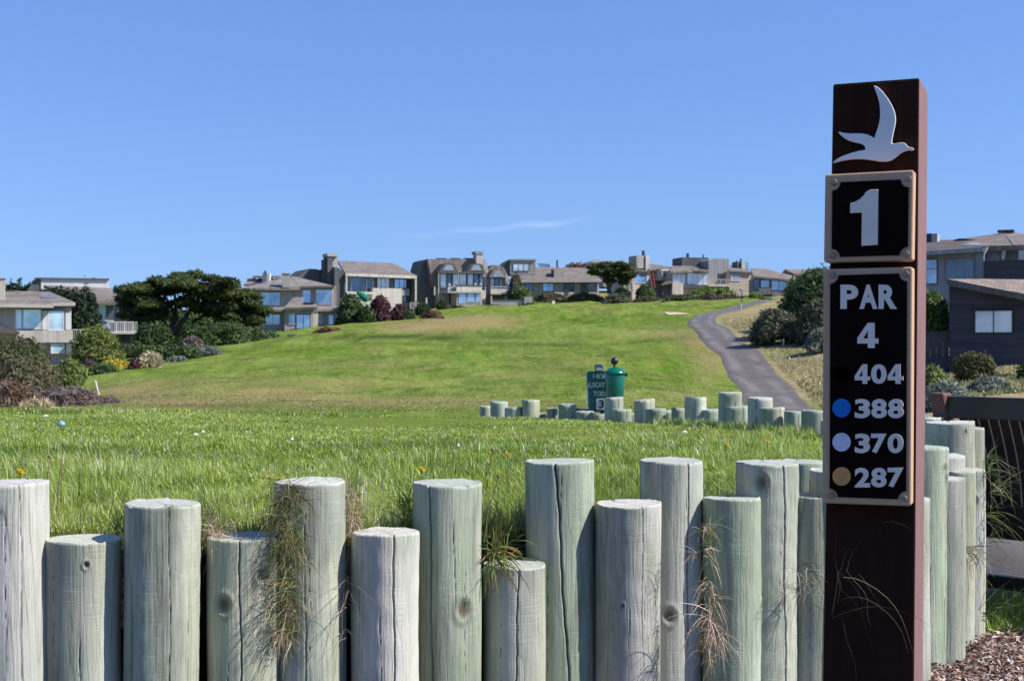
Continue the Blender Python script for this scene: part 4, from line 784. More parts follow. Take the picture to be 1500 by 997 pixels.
# post wood
def wood_mat(name, cut=False):
    m, t, b = new_mat(name); v = objco(t)
    oi = t.nodes.new('ShaderNodeObjectInfo')
    off = t.nodes.new('ShaderNodeVectorMath'); off.operation = 'ADD'; t.links.new(v, off.inputs[0])
    rv = t.nodes.new('ShaderNodeCombineXYZ'); rr = math_n(t, 'MULTIPLY', oi.outputs['Random'], 37.0); t.links.new(rr, rv.inputs[2]); t.links.new(rr, rv.inputs[0]); t.links.new(rv.outputs[0], off.inputs[1]); w = off.outputs[0]
    if cut:
        fib = noise(t, w, 60, 4, .7); big = noise(t, w, 9, 4, .6)
        ln = t.nodes.new('ShaderNodeVectorMath'); ln.operation = 'LENGTH'; fl = mapping(t, v, (1,1,0)); t.links.new(fl, ln.inputs[0])
        ring = math_n(t, 'SINE', math_n(t, 'ADD', math_n(t, 'MULTIPLY', ln.outputs['Value'], 900.0), math_n(t, 'MULTIPLY', big, 14.0)))
        c = mix(t, 1.0, oi.outputs['Color'], ramp(t, big, [(.3, (.78,.76,.72)), (.7, (1.12,1.12,1.12))]), 'MULTIPLY')
        c = mix(t, 1.0, c, ramp(t, math_n(t,'ADD', math_n(t,'MULTIPLY', ring, .5), .5), [(0,.86),(1,1.05)]), 'MULTIPLY')
        c = mix(t, .5, c, (.55,.54,.49)); c = mix(t, 1.0, c, ramp(t, fib, [(.25,.7),(.7,1.1)]), 'MULTIPLY'); c = mix(t, attr(t, 'crack'), c, (.05,.045,.035))
        t.links.new(c, b.inputs['Base Color']); bump(t, fib, .7, .003, b)
    else:
        fine = noise(t, mapping(t, w, (1,1,.035)), 190, 5, .65)            # fibres running up the post
        mid = noise(t, mapping(t, w, (1,1,.08)), 34, 5, .6, .3)
        blot = noise(t, mapping(t, w, (1,1,.45)), 7.5, 5, .6)
        fig = noise(t, mapping(t, w, (1,1,.13)), 7.5, 2, .4, .1)           # peeled growth rings: long loops
        lines = math_n(t, 'ABSOLUTE', math_n(t, 'SINE', math_n(t, 'MULTIPLY', fig, 48.0)))
        lines = ramp(t, lines, [(0, 1.0), (.16, .3), (.4, 0.0)])
        rib = noise(t, mapping(t, w, (.10,.10,1)), 170, 2, .5)              # cross marks left by the peeler
        ribm = ramp(t, noise(t, mapping(t, w, (1,1,.7)), 10, 3, .5), [(.47, 0.0), (.62, 1.0)])
        green = mix(t, ramp(t, blot, [(.38, 0.0), (.66, 1.0)]), oi.outputs['Color'], (.225,.290,.190))
        c = mix(t, ramp(t, mid, [(.3, 0.0), (.75, .55)]), green, (.52,.49,.385))
        c = mix(t, math_n(t,'MULTIPLY', lines, oi.outputs['Alpha']), c, (.13,.115,.095))
        c = mix(t, 1.0, c, ramp(t, fine, [(.28, .62), (.52, 1.02), (.75, 1.2)]), 'MULTIPLY')
        rb = ramp(t, rib, [(.52, 0.0), (.66, 1.0)]); rb = math_n(t, 'MULTIPLY', rb, ribm)
        c = mix(t, math_n(t,'MULTIPLY', rb, .22), c, (.52,.54,.47))
        st = noise(t, mapping(t, w, (1,1,.12)), 16, 5, .7); c = mix(t, ramp(t, st, [(.53, 0.0), (.70, .7)]), c, (.15,.14,.11)); wt = noise(t, mapping(t, w, (1,1,.22)), 4.5, 4, .6); c = mix(t, ramp(t, wt, [(.5, 0.0), (.66, .65)]), c, (.50,.49,.43))
        mold = noise(t, w, 85, 4, .7); c = mix(t, ramp(t, mold, [(.60,0.0),(.74,.45)]), c, (.15,.15,.11)); n9 = noise(t, mapping(t, w, (1,1,.3)), 3.2, 3, .5); c = mix(t, 1.0, c, ramp(t, n9, [(.35,.74),(.62,1.12)]), 'MULTIPLY')
        c = mix(t, attr(t, 'knot'), c, (.085,.05,.035)); c = mix(t, math_n(t,'MULTIPLY', attr(t, 'crack'), .85), c, (.035,.03,.025))
        t.links.new(c, b.inputs['Base Color'])
        n_ = bump(t, fine, .75, .0024, b); n_ = bump(t, mid, .5, .005, b, n_); n_ = bump(t, noise(t, mapping(t, w, (1,1,.25)), 130, 4, .75), .5, .0016, b, n_); n_ = bump(t, rb, .35, -.0009, b, n_); bump(t, lines, .3, -.0015, b, n_)
    b.inputs['Roughness'].default_value = .82; b.inputs['Specular IOR Level'].default_value = .22
    return m
m_side, m_cut = wood_mat('post_side'), wood_mat('post_cut', True)
def post(name, label, x, y, r, zt, zb, color, seed, lean=(0,0), tilt=(0,0), cracks=(), knots=(), na=200, nz=110, group=None, taper=0.0, cat='post'):
    g = np.random.default_rng(seed); A = np.linspace(0, 2*np.pi, na, endpoint=False)      # 0 faces the camera, positive to the right
    Hh = zt-zb; Z = np.linspace(0, 1, nz); Z = 1-(1-Z)**1.0; ZZ, AA = np.meshgrid(Z*Hh, A, indexing='ij')
    rad = np.full_like(ZZ, r)*(1+taper*(1-ZZ/Hh))
    for k in range(1, 6): rad += r*.017/k**.5*np.sin(k*AA+g.uniform(0,6.3)+ZZ*g.uniform(-2,2))
    for k in range(4): rad += r*.010*np.sin(ZZ*g.uniform(4,16)+g.uniform(0,6.3))*np.sin(AA+g.uniform(0,6.3))
    rad += r*.004*np.sin(ZZ*g.uniform(60,110)+3*np.sin(AA*2+g.uniform(0,6)))*(np.sin(AA+g.uniform(0,6))>0)
    crk = np.zeros_like(rad); kn = np.zeros_like(rad)
    for (a0, dr, w, z0, z1) in cracks:       # angle, drift, width m, from / to fraction of height
        zz = ZZ/Hh; path = R(a0)+R(dr)*(1-zz)+.02*np.sin(zz*13+a0)+.008*np.sin(zz*61+a0*2); dd = np.angle(np.exp(1j*(AA-path)))*r
        env = smooth(z0-.02, z0+.12, zz)*(1-smooth(z1-.05, z1+.01, zz)) if z1 < .999 else smooth(z0-.02, z0+.15, zz)
        gk = np.exp(-(dd/(w*.42))**2)*env; rad -= gk*w*2.2; crk = np.maximum(crk, gk)
    nchk = int(g.integers(1,4)); cka = [g.uniform(0, 6.28) for _ in range(nchk)]
    for (a0, zd, s) in knots:
        dd = np.hypot(np.angle(np.exp(1j*(AA-R(a0))))*r, (ZZ-(Hh-zd))*.8); gk = np.exp(-(dd/s)**4); ring = np.exp(-((dd-s*1.5)/(s*.45))**2)
        rad += ring*.0022 - gk*.0035; kn = np.maximum(kn, gk*.85+ring*.25)
    topdz = r*(np.sin(AA)*math.tan(R(tilt[0])) - (-np.cos(AA))*math.tan(R(tilt[1])))      # sawn face tilted sideways / towards viewer
    rag = .0022*np.sin(A*2+g.uniform(0,6))+.0012*np.sin(A*7+g.uniform(0,6))+.0008*np.sin(A*23+g.uniform(0,6))*g.random(na)+.0006*g.normal(size=na)
    nick = np.zeros(na)
    for k in range(3): nick += g.uniform(.0,.004)*np.exp(-(np.angle(np.exp(1j*(A-g.uniform(0,6.3))))/.07)**2)
    zz = ZZ + (ZZ/Hh)**6*topdz
    zz[-1] += rag - nick; rad[-1] -= .0012
    lx, ly = R(lean[0]), R(lean[1]); cx = (ZZ-Hh)*math.tan(lx); cy = (ZZ-Hh)*math.tan(ly)
    X = rad*np.sin(AA)+cx; Y = -rad*np.cos(AA)+cy
    V = np.stack([X, Y, zz], -1).reshape(-1,3).tolist(); idx = np.arange(nz*na).reshape(nz, na); nx_ = np.roll(idx, -1, 1)
    Qd = np.stack([idx[:-1], nx_[:-1], nx_[1:], idx[1:]], -1).reshape(-1,4).tolist(); n_side = len(Qd)
    # sawn top: concentric rings down to the middle
    prev = idx[-1]; ks = crk[-1]
    allc = crk.ravel().tolist(); alk = kn.ravel().tolist()
    for q, fr in enumerate((.97,.9,.75,.55,.33,.12,.01)):
        st = len(V)
        for i in range(na):
            chk_ = max([math.exp(-(math.sin((A[i]-c_-.5*(1-fr))/2)/.022)**2) for c_ in cka])*(fr > .2)
            dz = -.004*chk_ + (-1*0.0006 if q else .0004)+g.normal()*.0002 - ks[i]*.006*max(0, fr-.2)
            V.append((rad[-1,i]*fr*math.sin(A[i]), -rad[-1,i]*fr*math.cos(A[i]), Hh+topdz[-1,i]*fr+dz))
            allc.append(max(ks[i]*fr, chk_*.7)); alk.append(0)
        cur = np.arange(st, st+na)
        for i in range(na): Qd.append((int(prev[i]), int(prev[(i+1)%na]), int(cur[(i+1)%na]), int(cur[i])))
        prev = cur
    mi = np.r_[np.zeros(n_side, int), np.ones(len(Qd)-n_side, int)]
    o = np_mesh(name, V, Qd, [m_side, m_cut], smooth=True, midx=mi, attrs=dict(crack=allc, knot=alk))
    o.location = (x, y, zb); o.color = color
    return tag(o, label, cat, group)
GRP = 'round timber posts edging the raised lawn'
TAN, GRN, GRY, WHT, LAV = (.40,.395,.25), (.26,.335,.215), (.35,.37,.275), (.52,.51,.41), (.48,.46,.40)
FRONT = [ # x0, x1, y of the near rim, d, colour, figure, lean, tilt, cracks, knots, label
 (-147,-42,760,2.96,GRY,.2,0,0,[],[], None),
 (-40,68.5,712,2.86,LAV,.75,-.4,2,[(35,4,.002,.0,1)],[], 'pale lavender grey post with looping grain at the left edge, in front of the lawn'),
 (68,175.5,796,2.90,TAN,.15,.1,-1,[(15,-4,.002,.1,.7)],[(22,.045,.005)], 'short tan green post, second from the left in the front row'),
 (184,293,743,2.91,GRY,.1,.2,-3,[(-38,8,.0025,.0,.8),(24,3,.002,.35,1)],[], 'grey green post with rough peeled bark marks, between the two short posts on the left'),
 (301,410,793,2.98,TAN,.15,-.3,1,[(6,3,.003,.0,1)],[(-18,.135,.013),(40,.075,.010)], 'short tan post with a dark knot, left of the hanging dry grass'),
 (401,506,710,3.02,WHT,.12,-.3,0,[(5,-5,.002,.0,.6)],[], 'tall pale post streaked with the shadow of a hanging grass clump'),
 (515,614,785,3.03,WHT,.15,.1,1,[(19,3,.003,.0,1)],[], 'short whitish post right of the streaked tall post, capped with bright cut top'),
 (605,706,712,3.20,GRN,.1,.1,-2,[(-28,9,.0042,.0,1),(12,10,.0015,.55,.9)],[(32,.285,.016)], 'tall green post with a long dark crack near its left side'),
 (708,800,833,3.28,GRY,.1,.4,-2,[(7,-8,.003,.0,1)],[], 'lowest post of the front row with grass lying on its top'),
 (770,869,679,3.40,GRN,.1,-.5,3,[(-9,28,.0048,.0,1)],[], 'tall pale green post split by a long slanting crack'),
 (871,966,742,3.38,LAV,.3,.1,2,[(22,5,.002,.4,1)],[(-12,.24,.004)], 'grey lavender post with a chipped rim, right of the split tall post'),
 (936,1028,678,3.53,GRY,.15,.1,-2,[(28,-3,.0035,.3,1),(16,6,.0022,.0,.6)],[(-8,.385,.014),(68,.15,.006)], 'tall grey green post with a dark knot in its lower half'),
 (1030,1114,733,3.50,GRN,.1,.2,1,[],[(70,.27,.008)], 'greener post behind the hanging rootlets, mossy stained top'),
 (1077,1168,681,3.58,GRY,.12,.4,-1,[(22,9,.0036,.0,1)],[(-18,.045,.014)], 'tall post with a dark round knot near its top, third left of the hole sign'),
 (1143,1212,678,3.82,GRN,.1,0,0,[],[], 'tall shaded post directly behind the left edge of the hole sign'),
 (1150,1230,729,3.60,TAN,.2,.1,0,[(50,2,.002,.0,1)],[], 'post in front of the tall shaded one, touching the hole sign on its left'),
]
for i, (x0, x1, yt, d, colr, fig, ln, tl, crk, kn, lab) in enumerate(FRONT):
    X = ((x0+x1)/2-750)/F*d; r = (x1-x0)/2/F*d; zt = CZ-(yt-HY)/F*(d-r)
    if lab is None: continue
    g = np.random.default_rng(100+i); jit = tuple(float(np.clip(c_*g.uniform(.95,1.06), 0, 1)) for c_ in colr)
    crk = list(crk) + [(g.uniform(-75,75), g.uniform(-6,6), .0010, g.uniform(0,.5), g.uniform(.6,1)) for _ in range(2)]
    post('log_post', lab, X, d, r, zt, -.03 if d < 9 else 0, (*jit, fig), 100+i, (ln, g.uniform(-.6,.6)), (tl*.5, g.uniform(-1,1)), crk, kn, na=260, nz=170, group=GRP)
for i in range(6):
    g = np.random.default_rng(260+i); post('log_post', 'edging post further left than the photo shows', -1.262-.163*i, 2.92+g.uniform(-.03,.03), .077, CZ-.30-.11*(i%2)-g.uniform(0,.03), -.03, (*[TAN,GRY,GRN][i%3], .15), 260+i, (g.uniform(-.5,.5),0), (g.uniform(-1,1),0), [(g.uniform(-50,50),5,.002,0,1)], (), na=120, nz=80, group='edging posts left of the photo')
# right hand return of the edging, going away from the camera
SIDE = [
 (1311,1387,657,4.26,GRN,.2,.5,0,[(52,-2,.003,.0,1)],[(47,.06,.008),(54,.095,.007)], 'green post with two small knots, nearest right of the hole sign'),
 (1338,1412,703,4.30,LAV,.15,0,0,[],[], 'pale lavender post right of the green knotty one'),
 (1340,1412,669,4.62,WHT,.15,0,0,[],[], 'white sunlit post just behind the pale lavender one'),
 (1376,1428,691,4.55,TAN,.2,.2,0,[],[], 'pale green post beneath the thickest post, beside the bench slats'),
 (1396,1444,690,4.66,WHT,.25,.4,0,[(40,2,.003,.0,1)],[(-2,.10,.012)], 'whitish post at the right end of the row, nearest the bench'),
 (1359,1427,620,4.85,WHT,.15,.3,2,[],[(20,.03,.006)], 'thickest pale post right of the hole sign with a dark stain near its top'),
 (1384,1441,628,5.05,TAN,.15,0,0,[],[], 'slim pale post peeking out right of the thickest one'),
 (1322,1381,612,5.35,WHT,.15,0,0,[],[], 'far post whose bright round top shows behind the thickest post'),
 (1286,1361,733,4.02,WHT,.15,0,0,[],[], 'narrow sunlit strip of a post hugging the right side of the hole sign'),
]
for i, (x0, x1, yt, d, colr, fig, ln, tl, crk, kn, lab) in enumerate(SIDE):
    X = ((x0+x1)/2-750)/F*d; r = (x1-x0)/2/F*d; zt = CZ-(yt-HY)/F*(d-r)
    g = np.random.default_rng(200+i); crk = list(crk)+[(g.uniform(0,85), 2, .0018, 0, g.uniform(.7,1)) for _ in range(2)]
    post('log_post', lab, X, d, r, zt, -.03, (*colr, fig), 200+i, (ln, 0), (tl, g.uniform(-1,1)), crk, kn, na=160, nz=100, group=GRP)
for i, (x, y) in enumerate(((.86,3.60),(.96,3.74),(1.03,3.87))):
    post('log_post', 'post hidden from the photo behind the hole sign', x, y, .078, CZ-.33-.05*(i%2), -.03, (*GRY, .1), 230+i, na=64, nz=30, group=GRP)
MIDR = [(704,720,595),(718,744,588.5),(739,765,597),(764,790,586),(783,801,606),(801,819,598),(817,844,592.5),(843,870,603),(848,859,598),(868,886,606),(886,913,582.5),(896,925,600),(920,930,606),(929,959,586),
        (945,975,599),(969,987,602),(985,1004,598),(1003,1035,582),(1014,1032,602),(1028,1053,600),(1052,1087,575.5),(1060,1096,596),(1094,1133,583),(1111,1150,598),(1127,1152,617),(1149,1176,603),(1173,1212,602)]
look = ['short dark', 'taller grey', 'low', 'square looking sunlit', 'very low', 'slim low', 'broad grey', 'low two toned', 'tiny', 'stubby', 'sunlit', 'lower pale', 'sliver of a', 'slanting topped', 'half shaded', 'dark low', 'dark narrow', 'tall clean cut',
        'low dark', 'broad dark', 'tallest', 'pale capped lower', 'second tallest', 'sunlit shorter', 'lowest flat capped', 'dark stained', 'broad last visible']
where = ['at the far row left end', 'second in the far row from its left end', 'third in the far row from its left end', 'fourth in the far row, alone in a gap', 'between the sunlit square one and the broad grey one', 'left neighbour of the broad grey one in the far row',
         'left of the hole location sign in the far row', 'directly left below the hole location sign', 'behind the two toned one left of the hole location sign', 'below the hole location sign', 'directly under the green ball washer', 'right below the post under the ball washer', 'right of the ball washer, mostly hidden',
         'first tall one right of the ball washer', 'in front of the slanting topped one', 'left of the gap before the path in the far row', 'left neighbour of the tall clean cut one', 'between ball washer and cart path in the far row', 'at the foot of the tall clean cut one', 'between the tall clean cut and the tallest one',
         'in front of the cart path', 'standing before the tallest one', 'right of the tallest one, before the cart path', 'partly covering the second tallest one', 'at the grass edge below the sunlit shorter one', 'second to last before the hole sign in the far row', 'of the far row touching the hole sign']
for i, (x0, x1, yt) in enumerate(MIDR):
    d = np.interp((x0+x1)/2, [705,900,1070,1190],[12.0,11.0,9.45,8.1]); w = .158/d*F; 
    if x1-x0 < w*.8: d += .14; 
    elif yt > 596: d -= .10
    X = ((x0+x1)/2-750)/F*d; r = max(.055, (x1-x0)/2/F*d); r = min(r, .082)
    zt = CZ-(yt-HY)/F*(d-r); g = np.random.default_rng(300+i); cc_ = [GRY,GRN,WHT,TAN,GRN][i % 5]
    post('log_post', f'{look[i]} post {where[i]}', X, d, r, zt, -.05 if d < 9 else -.35, (*cc_, .1), 300+i, (g.uniform(-.8,.8), 0), (g.uniform(-4,4) if i != 13 else 7, g.uniform(-2,2)), [(g.uniform(-60,60), 3, .003, 0, 1)], (), na=64, nz=40, group='short round posts in the far row across the lawn')
for i, (x, y) in enumerate(((1.80,7.6),(1.80,7.2),(1.78,6.8),(1.76,6.4),(1.74,6.0),(1.71,5.7))):
    post('log_post', 'far edging post hidden from the photo by the hole sign', x, y, .079, CZ-.42-.04*(i%3), -.05, (*GRY, .1), 340+i, na=48, nz=20, group='far edging posts behind the hole sign')

# ---------------------------------------------------------------- hole sign
m_sign, t, b = new_mat('brown_sign_paint_shaded'); v = objco(t)  # front face: its shade is put into a near black brown
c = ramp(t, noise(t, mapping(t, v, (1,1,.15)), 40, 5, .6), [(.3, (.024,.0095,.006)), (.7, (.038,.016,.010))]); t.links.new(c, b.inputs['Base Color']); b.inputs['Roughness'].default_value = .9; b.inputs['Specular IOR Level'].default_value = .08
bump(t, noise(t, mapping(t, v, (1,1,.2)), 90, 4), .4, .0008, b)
m_signside, t, b = new_mat('brown_sign_paint_sunlit'); v = objco(t)  # side faces of the same post, with sunlight put into the colour
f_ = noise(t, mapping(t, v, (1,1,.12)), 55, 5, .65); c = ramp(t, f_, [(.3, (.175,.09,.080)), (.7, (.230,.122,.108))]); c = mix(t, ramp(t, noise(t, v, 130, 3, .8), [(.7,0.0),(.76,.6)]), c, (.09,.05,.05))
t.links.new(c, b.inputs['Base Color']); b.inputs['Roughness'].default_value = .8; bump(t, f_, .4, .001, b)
m_plate = simple('tan_plate', (.52,.335,.205), .65, .08, 30, .2, .0006); m_dark = simple('dark_brown_plate', (.007,.004,.003), .9, .15, 20, .06, .0003)
m_letter = simple('cream_letters', (.80,.70,.57), .6, .05, 30, .2); m_bird = simple('white_bird', (.80,.78,.74), .5, .05, 10, .3)
m_screw = simple('screw_metal', (.30,.25,.20), .45, .15, 60, .5, 0, .7)
sg = Facade(1280, 2.45, -22.5, 0.0); base = empty('hole_sign', (0,0,0)); bpy.data.objects.remove(base)
root = sg.root('hole_sign', 'tall brown golf hole sign with white bird, number 1 and PAR 4 distances', 'sign')
ctr_ = sg.pt(1280, 600, -.09); 
D_ = .142
# the post: front outline at plane 0, lateral lean as in the photo, straight back
bl_, br_ = sg.pt(1206.3, 905, 0), sg.pt(1340.5, 905, 0); tl_, tr_ = sg.pt(1220, 123, 0), sg.pt(1347.5, 114, 0); zt = (tl_.z+tr_.z)/2
kx = (bl_.x-tl_.x)/(tl_.z-bl_.z); xb0 = tl_.x+kx*(zt+.06); kx2 = (br_.x-tr_.x)/(tr_.z-br_.z); xb1 = tr_.x+kx2*(zt+.06)
bm = bmesh.new(); add_hex(bm, [(xb0,0,-.06),(xb1,0,-.06),(tr_.x,0,zt),(tl_.x,0,zt)], [(xb0,D_,-.06),(xb1,D_,-.06),(tr_.x,D_,zt),(tl_.x,D_,zt)])
bmesh.ops.recalc_face_normals(bm, faces=bm.faces)
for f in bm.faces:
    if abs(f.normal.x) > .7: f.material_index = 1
po = bm_obj('post', bm, [m_sign, m_signside], root, bevel=.004)
def poly_solid(s, name, pts, f, th, mat, parent, hole=None, bevel=0):
    """flat outline (photo points) lying `f` in front of the plane, `th` thick towards the viewer; optional hole"""
    bm = bmesh.new(); es = []
    for loop in ([pts] + ([hole] if hole else [])):
        vs = [bm.verts.new(s.pt(x, y, f)) for x, y in loop]; es += [bm.edges.new((vs[i], vs[(i+1) % len(vs)])) for i in range(len(vs))]
    bmesh.ops.triangle_fill(bm, edges=es, use_beauty=True, use_dissolve=False)
    r_ = bmesh.ops.extrude_face_region(bm, geom=list(bm.faces)); bmesh.ops.translate(bm, verts=[q for q in r_['geom'] if isinstance(q, bmesh.types.BMVert)], vec=(0,-th,0))
    bmesh.ops.dissolve_limit(bm, angle_limit=R(1), verts=bm.verts, edges=bm.edges) if not hole else None
    return bm_obj(name, bm, mat, parent, bevel=bevel)
def rrect(c, r, n=5, notch=False):
    """rounded (or concavely notched) four-cornered outline; corners tl,tr,br,bl as photo points"""
    out = []
    for i in range(4):
        p = Vector(c[i]); a = (Vector(c[i-1])-p).normalized(); b_ = (Vector(c[(i+1) % 4])-p).normalized()
        for k in range(n+1):
            th = k/n*math.pi/2
            q = p + a*r*math.cos(th) + b_*r*math.sin(th) if notch else p + a*r*(1-math.sin(th)) + b_*r*(1-math.cos(th))
            out.append((q.x, q.y))
    return out
def screw(s, x, y, f, parent):
    c_ = s.pt(x, y, f); bm = bmesh.new()
    m_ = Matrix.Translation(c_) @ Matrix.Rotation(R(90), 4, 'X'); bmesh.ops.create_cone(bm, cap_ends=True, segments=16, radius1=.0055, radius2=.0045, depth=.004, matrix=m_)
    bmesh.ops.create_cone(bm, cap_ends=True, segments=12, radius1=.0018, radius2=.0018, depth=.0046, matrix=m_)
    return bm_obj('screw', bm, m_screw, parent)
FOUR = ([(.50,0),(.82,0),(.82,.62),(1,.62),(1,.82),(.82,.82),(.82,1),(.50,1),(.50,.82),(0,.82),(0,.60)], [(.50,.62),(.28,.62),(.50,.30)])
def text_on(s, name, txt, x0, y0, x1, y1, f, th, mat, parent, bold=.03, gap=.07):
    """each character fitted to its share of the box; joined into one mesh"""
    out = bmesh.new(); n = len(txt); cw = 1/(n+(n-1)*gap)
    for i, ch in enumerate(txt):
        bm = bmesh.new()
        if ch == '4' and bold > .02:
            es = []
            for loop in FOUR:
                vs = [bm.verts.new((x_, 1-y_, 0)) for x_, y_ in loop]; es += [bm.edges.new((vs[k_], vs[(k_+1) % len(vs)])) for k_ in range(len(vs))]
            bmesh.ops.triangle_fill(bm, edges=es, use_beauty=True)
        else:
            cu = bpy.data.curves.new('t', 'FONT'); cu.body = ch; cu.size = 1; cu.offset = bold; cu.resolution_u = 5; cu.fill_mode = 'FRONT'
            to = bpy.data.objects.new('t', cu); COL.objects.link(to); dg = bpy.context.evaluated_depsgraph_get(); me = bpy.data.meshes.new_from_object(to.evaluated_get(dg)); bpy.data.objects.remove(to)
            bm.from_mesh(me); bpy.data.meshes.remove(me); bmesh.ops.remove_doubles(bm, verts=bm.verts, dist=1e-4)
        xs = [v_.co.x for v_ in bm.verts]; ys = [v_.co.y for v_ in bm.verts]; X0, X1, Y0, Y1 = min(xs), max(xs), min(ys), max(ys)
        wi = 1.0 if ch not in 'I1' else .35; u0 = i*cw*(1+gap) + cw*(1-wi)/2
        TL, TR, BL, BR = s.pt(x0, y0, f), s.pt(x1, y0, f), s.pt(x0, y1, f), s.pt(x1, y1, f)
        r_ = bmesh.ops.extrude_face_region(bm, geom=list(bm.faces)); front = set(q for q in r_['geom'] if isinstance(q, bmesh.types.BMVert))
        for v_ in bm.verts:
            u = u0 + (v_.co.x-X0)/(X1-X0)*cw*wi; w = (v_.co.y-Y0)/(Y1-Y0); q = BL.lerp(BR, u).lerp(TL.lerp(TR, u), w); v_.co = Vector((q.x, -f-(th if v_ in front else 0), q.z))
        tmp = bpy.data.meshes.new('t'); bmesh.ops.recalc_face_normals(bm, faces=bm.faces); bm.to_mesh(tmp); bm.free(); out.from_mesh(tmp); bpy.data.meshes.remove(tmp)
    for f_ in out.faces: f_.smooth = False
    return bm_obj(name, out, mat, parent)
cs = lambda x, y: (1180+x/3.115, 100+y/3.115)
bird = [cs(*p) for p in ((313,84),(322,84),(335,92),(352,107),(367,126),(382,147),(396,171),(406,193),(412,215),(414,240),(410,268),(404,295),(398,325),(396,347),(408,347),(420,345),(434,342),(447,342),(458,346),(464,353),(470,361),(480,364),(490,366),(496,371),(494,376),(485,378),(472,377),(460,379),(447,384),(432,393),(418,405),(402,417),(388,424),(370,428),(340,428),(318,424),(290,420),(260,417),(235,417),(210,419),(185,422),(160,427),(140,433),(128,436),(134,426),(150,414),(175,402),(200,393),(225,385),(250,379),(268,377),(277,374),(274,362),(266,352),(252,346),(235,342),(215,338),(195,331),(178,320),(165,310),(156,300),(152,293),(160,294),(178,298),(205,301),(235,300),(262,301),(288,306),(305,315),(317,323),(321,308),(330,282),(338,255),(343,225),(343,195),(340,165),(333,138),(323,110))]
poly_solid(sg, 'bird_emblem', bird, .002, .009, m_bird, root, bevel=.0025)
p1 = [(1212,258.5),(1344.5,250.5),(1342.5,383.5),(1210,386.5)]; p2 = [(1210,394.8),(1342.5,391.2),(1340.5,741),(1208,736.5)]
def plate(nm, c_, inner, nr):
    # the outline is where its front shows, the plate standing off the post
    pl = poly_solid(sg, nm, rrect(c_, 4), .003, .036, m_plate, root, bevel=.003)
    poly_solid(sg, 'panel', inner, .0395, .0022, m_dark, pl)
    for cx_, cy_ in nr: screw(sg, cx_, cy_, .043, pl)
    return pl
FW = 5.5
def inner(c_, pts): return pts
i1 = rrect([(1219.5,267.5),(1331.5,262.5),(1330,373.5),(1218.5,376.5)], 12, 6, True); i2 = rrect([(1216.5,403.5),(1329,400),(1327.5,731),(1215.5,727)], 12, 6, True)
pl1 = plate('number_plate', [(1213.5,259),(1342,252.3),(1340,383.2),(1211.5,386)], i1, [(1221.8,266.8),(1330.5,261.5),(1328,371.5),(1219.5,374)])
pl2 = plate('par_plate', [(1211,395.5),(1340,392.3),(1338,738),(1209,733.6)], i2, [(1219.5,402.8),(1327.5,401),(1325,730),(1217.5,725.5)])
one = [(1180+x/3.115, 100+y/3.115) for x, y in ((293,555),(333,553),(330,806),(256,811),(258,659),(204,662),(205,615),(228,609),(248,598),(264,583),(277,565))]
poly_solid(sg, 'numeral', one, .0418, .0035, m_letter, pl1, bevel=.0006)
cq = lambda x, y: (1180+x/2.6236, 380+y/2.6236)
for nm, tx_, a, b_, bo in (('lettering','PAR',(135,97),(351,190),.055),('numeral','4',(200,243),(281,340),.055),('numeral','404',(190,402),(376,477),.05),('numeral','388',(190,535),(378,609),.05),('numeral','370',(190,668),(376,743),.05),('numeral','287',(190,799),(376,874),.05)):
    A, B = cq(*a), cq(*b_); text_on(sg, nm, tx_, A[0], A[1], B[0], B[1], .0418, .0035, m_letter, pl2, bo-.012)
for y, cc_, r_ in ((437,(.001,.001,.001),30),(570,(.01,.16,.52),35),(701,(.62,.62,.70),35),(832,(.62,.30,.10),35)):
    mm = simple('tee_dot_%d' % y, cc_, .6, .12, 60, .0 if y == 437 else .2); ring_ = [cq(139+r_*math.cos(k/28*2*math.pi), y+r_*1.02*math.sin(k/28*2*math.pi)) for k in range(28)]
    poly_solid(sg, 'tee_dot', ring_, .0418, .0025, mm, pl2)

# ---------------------------------------------------------------- ball washer, hole location sign, tee marker
m_green = simple('green_enamel', (.0,.115,.07), .28, .12, 3, .6); m_green2 = simple('green_sign', (.012,.10,.085), .5, .1, 5, .4); m_black = simple('black_rubber', (.012,.012,.014), .35, .1, 10, .5)
m_num = simple('white_sign_letters', (.50,.56,.54), .6, .05); m_nplate = simple('white_number_plate', (.66,.66,.62), .5, .05)
dw = 11.25; q = P(901, 583, dw); k = dw/F; bz = -.4
wr = empty('ball_washer', (q.x, q.y, bz)); tag(wr, 'green golf ball washer with a black ball knob behind the far posts', 'ball washer'); z0 = q.z-bz
bm = bmesh.new(); add_lathe(bm, [(0,0),(.035,0),(.035,z0+.02),(0,z0+.02)], 16); bm_obj('pole', bm, MT['metal'], wr, smooth=False)
bm = bmesh.new(); add_lathe(bm, [(0,z0),(11.5*k,z0),(12.5*k,z0+3*k),(14.8*k,z0+35*k),(0,z0+35*k)], 40); bm_obj('body', bm, m_green, wr, smooth=True, bevel=.003)
bm = bmesh.new(); add_lathe(bm, [(0,z0+35.1*k),(16.2*k,z0+35.1*k),(16.4*k,z0+38*k),(13.5*k,z0+40*k),(10.5*k,z0+43*k),(7*k,z0+44.5*k),(3*k,z0+46*k),(0,z0+46*k)], 40); ld = bm_obj('lid', bm, m_green, wr, smooth=True)
bm = bmesh.new(); add_box(bm, 14*k, 18*k, -.02, .02, z0+32*k, z0+37*k); bm_obj('latch', bm, MT['metal'], ld, bevel=.003)
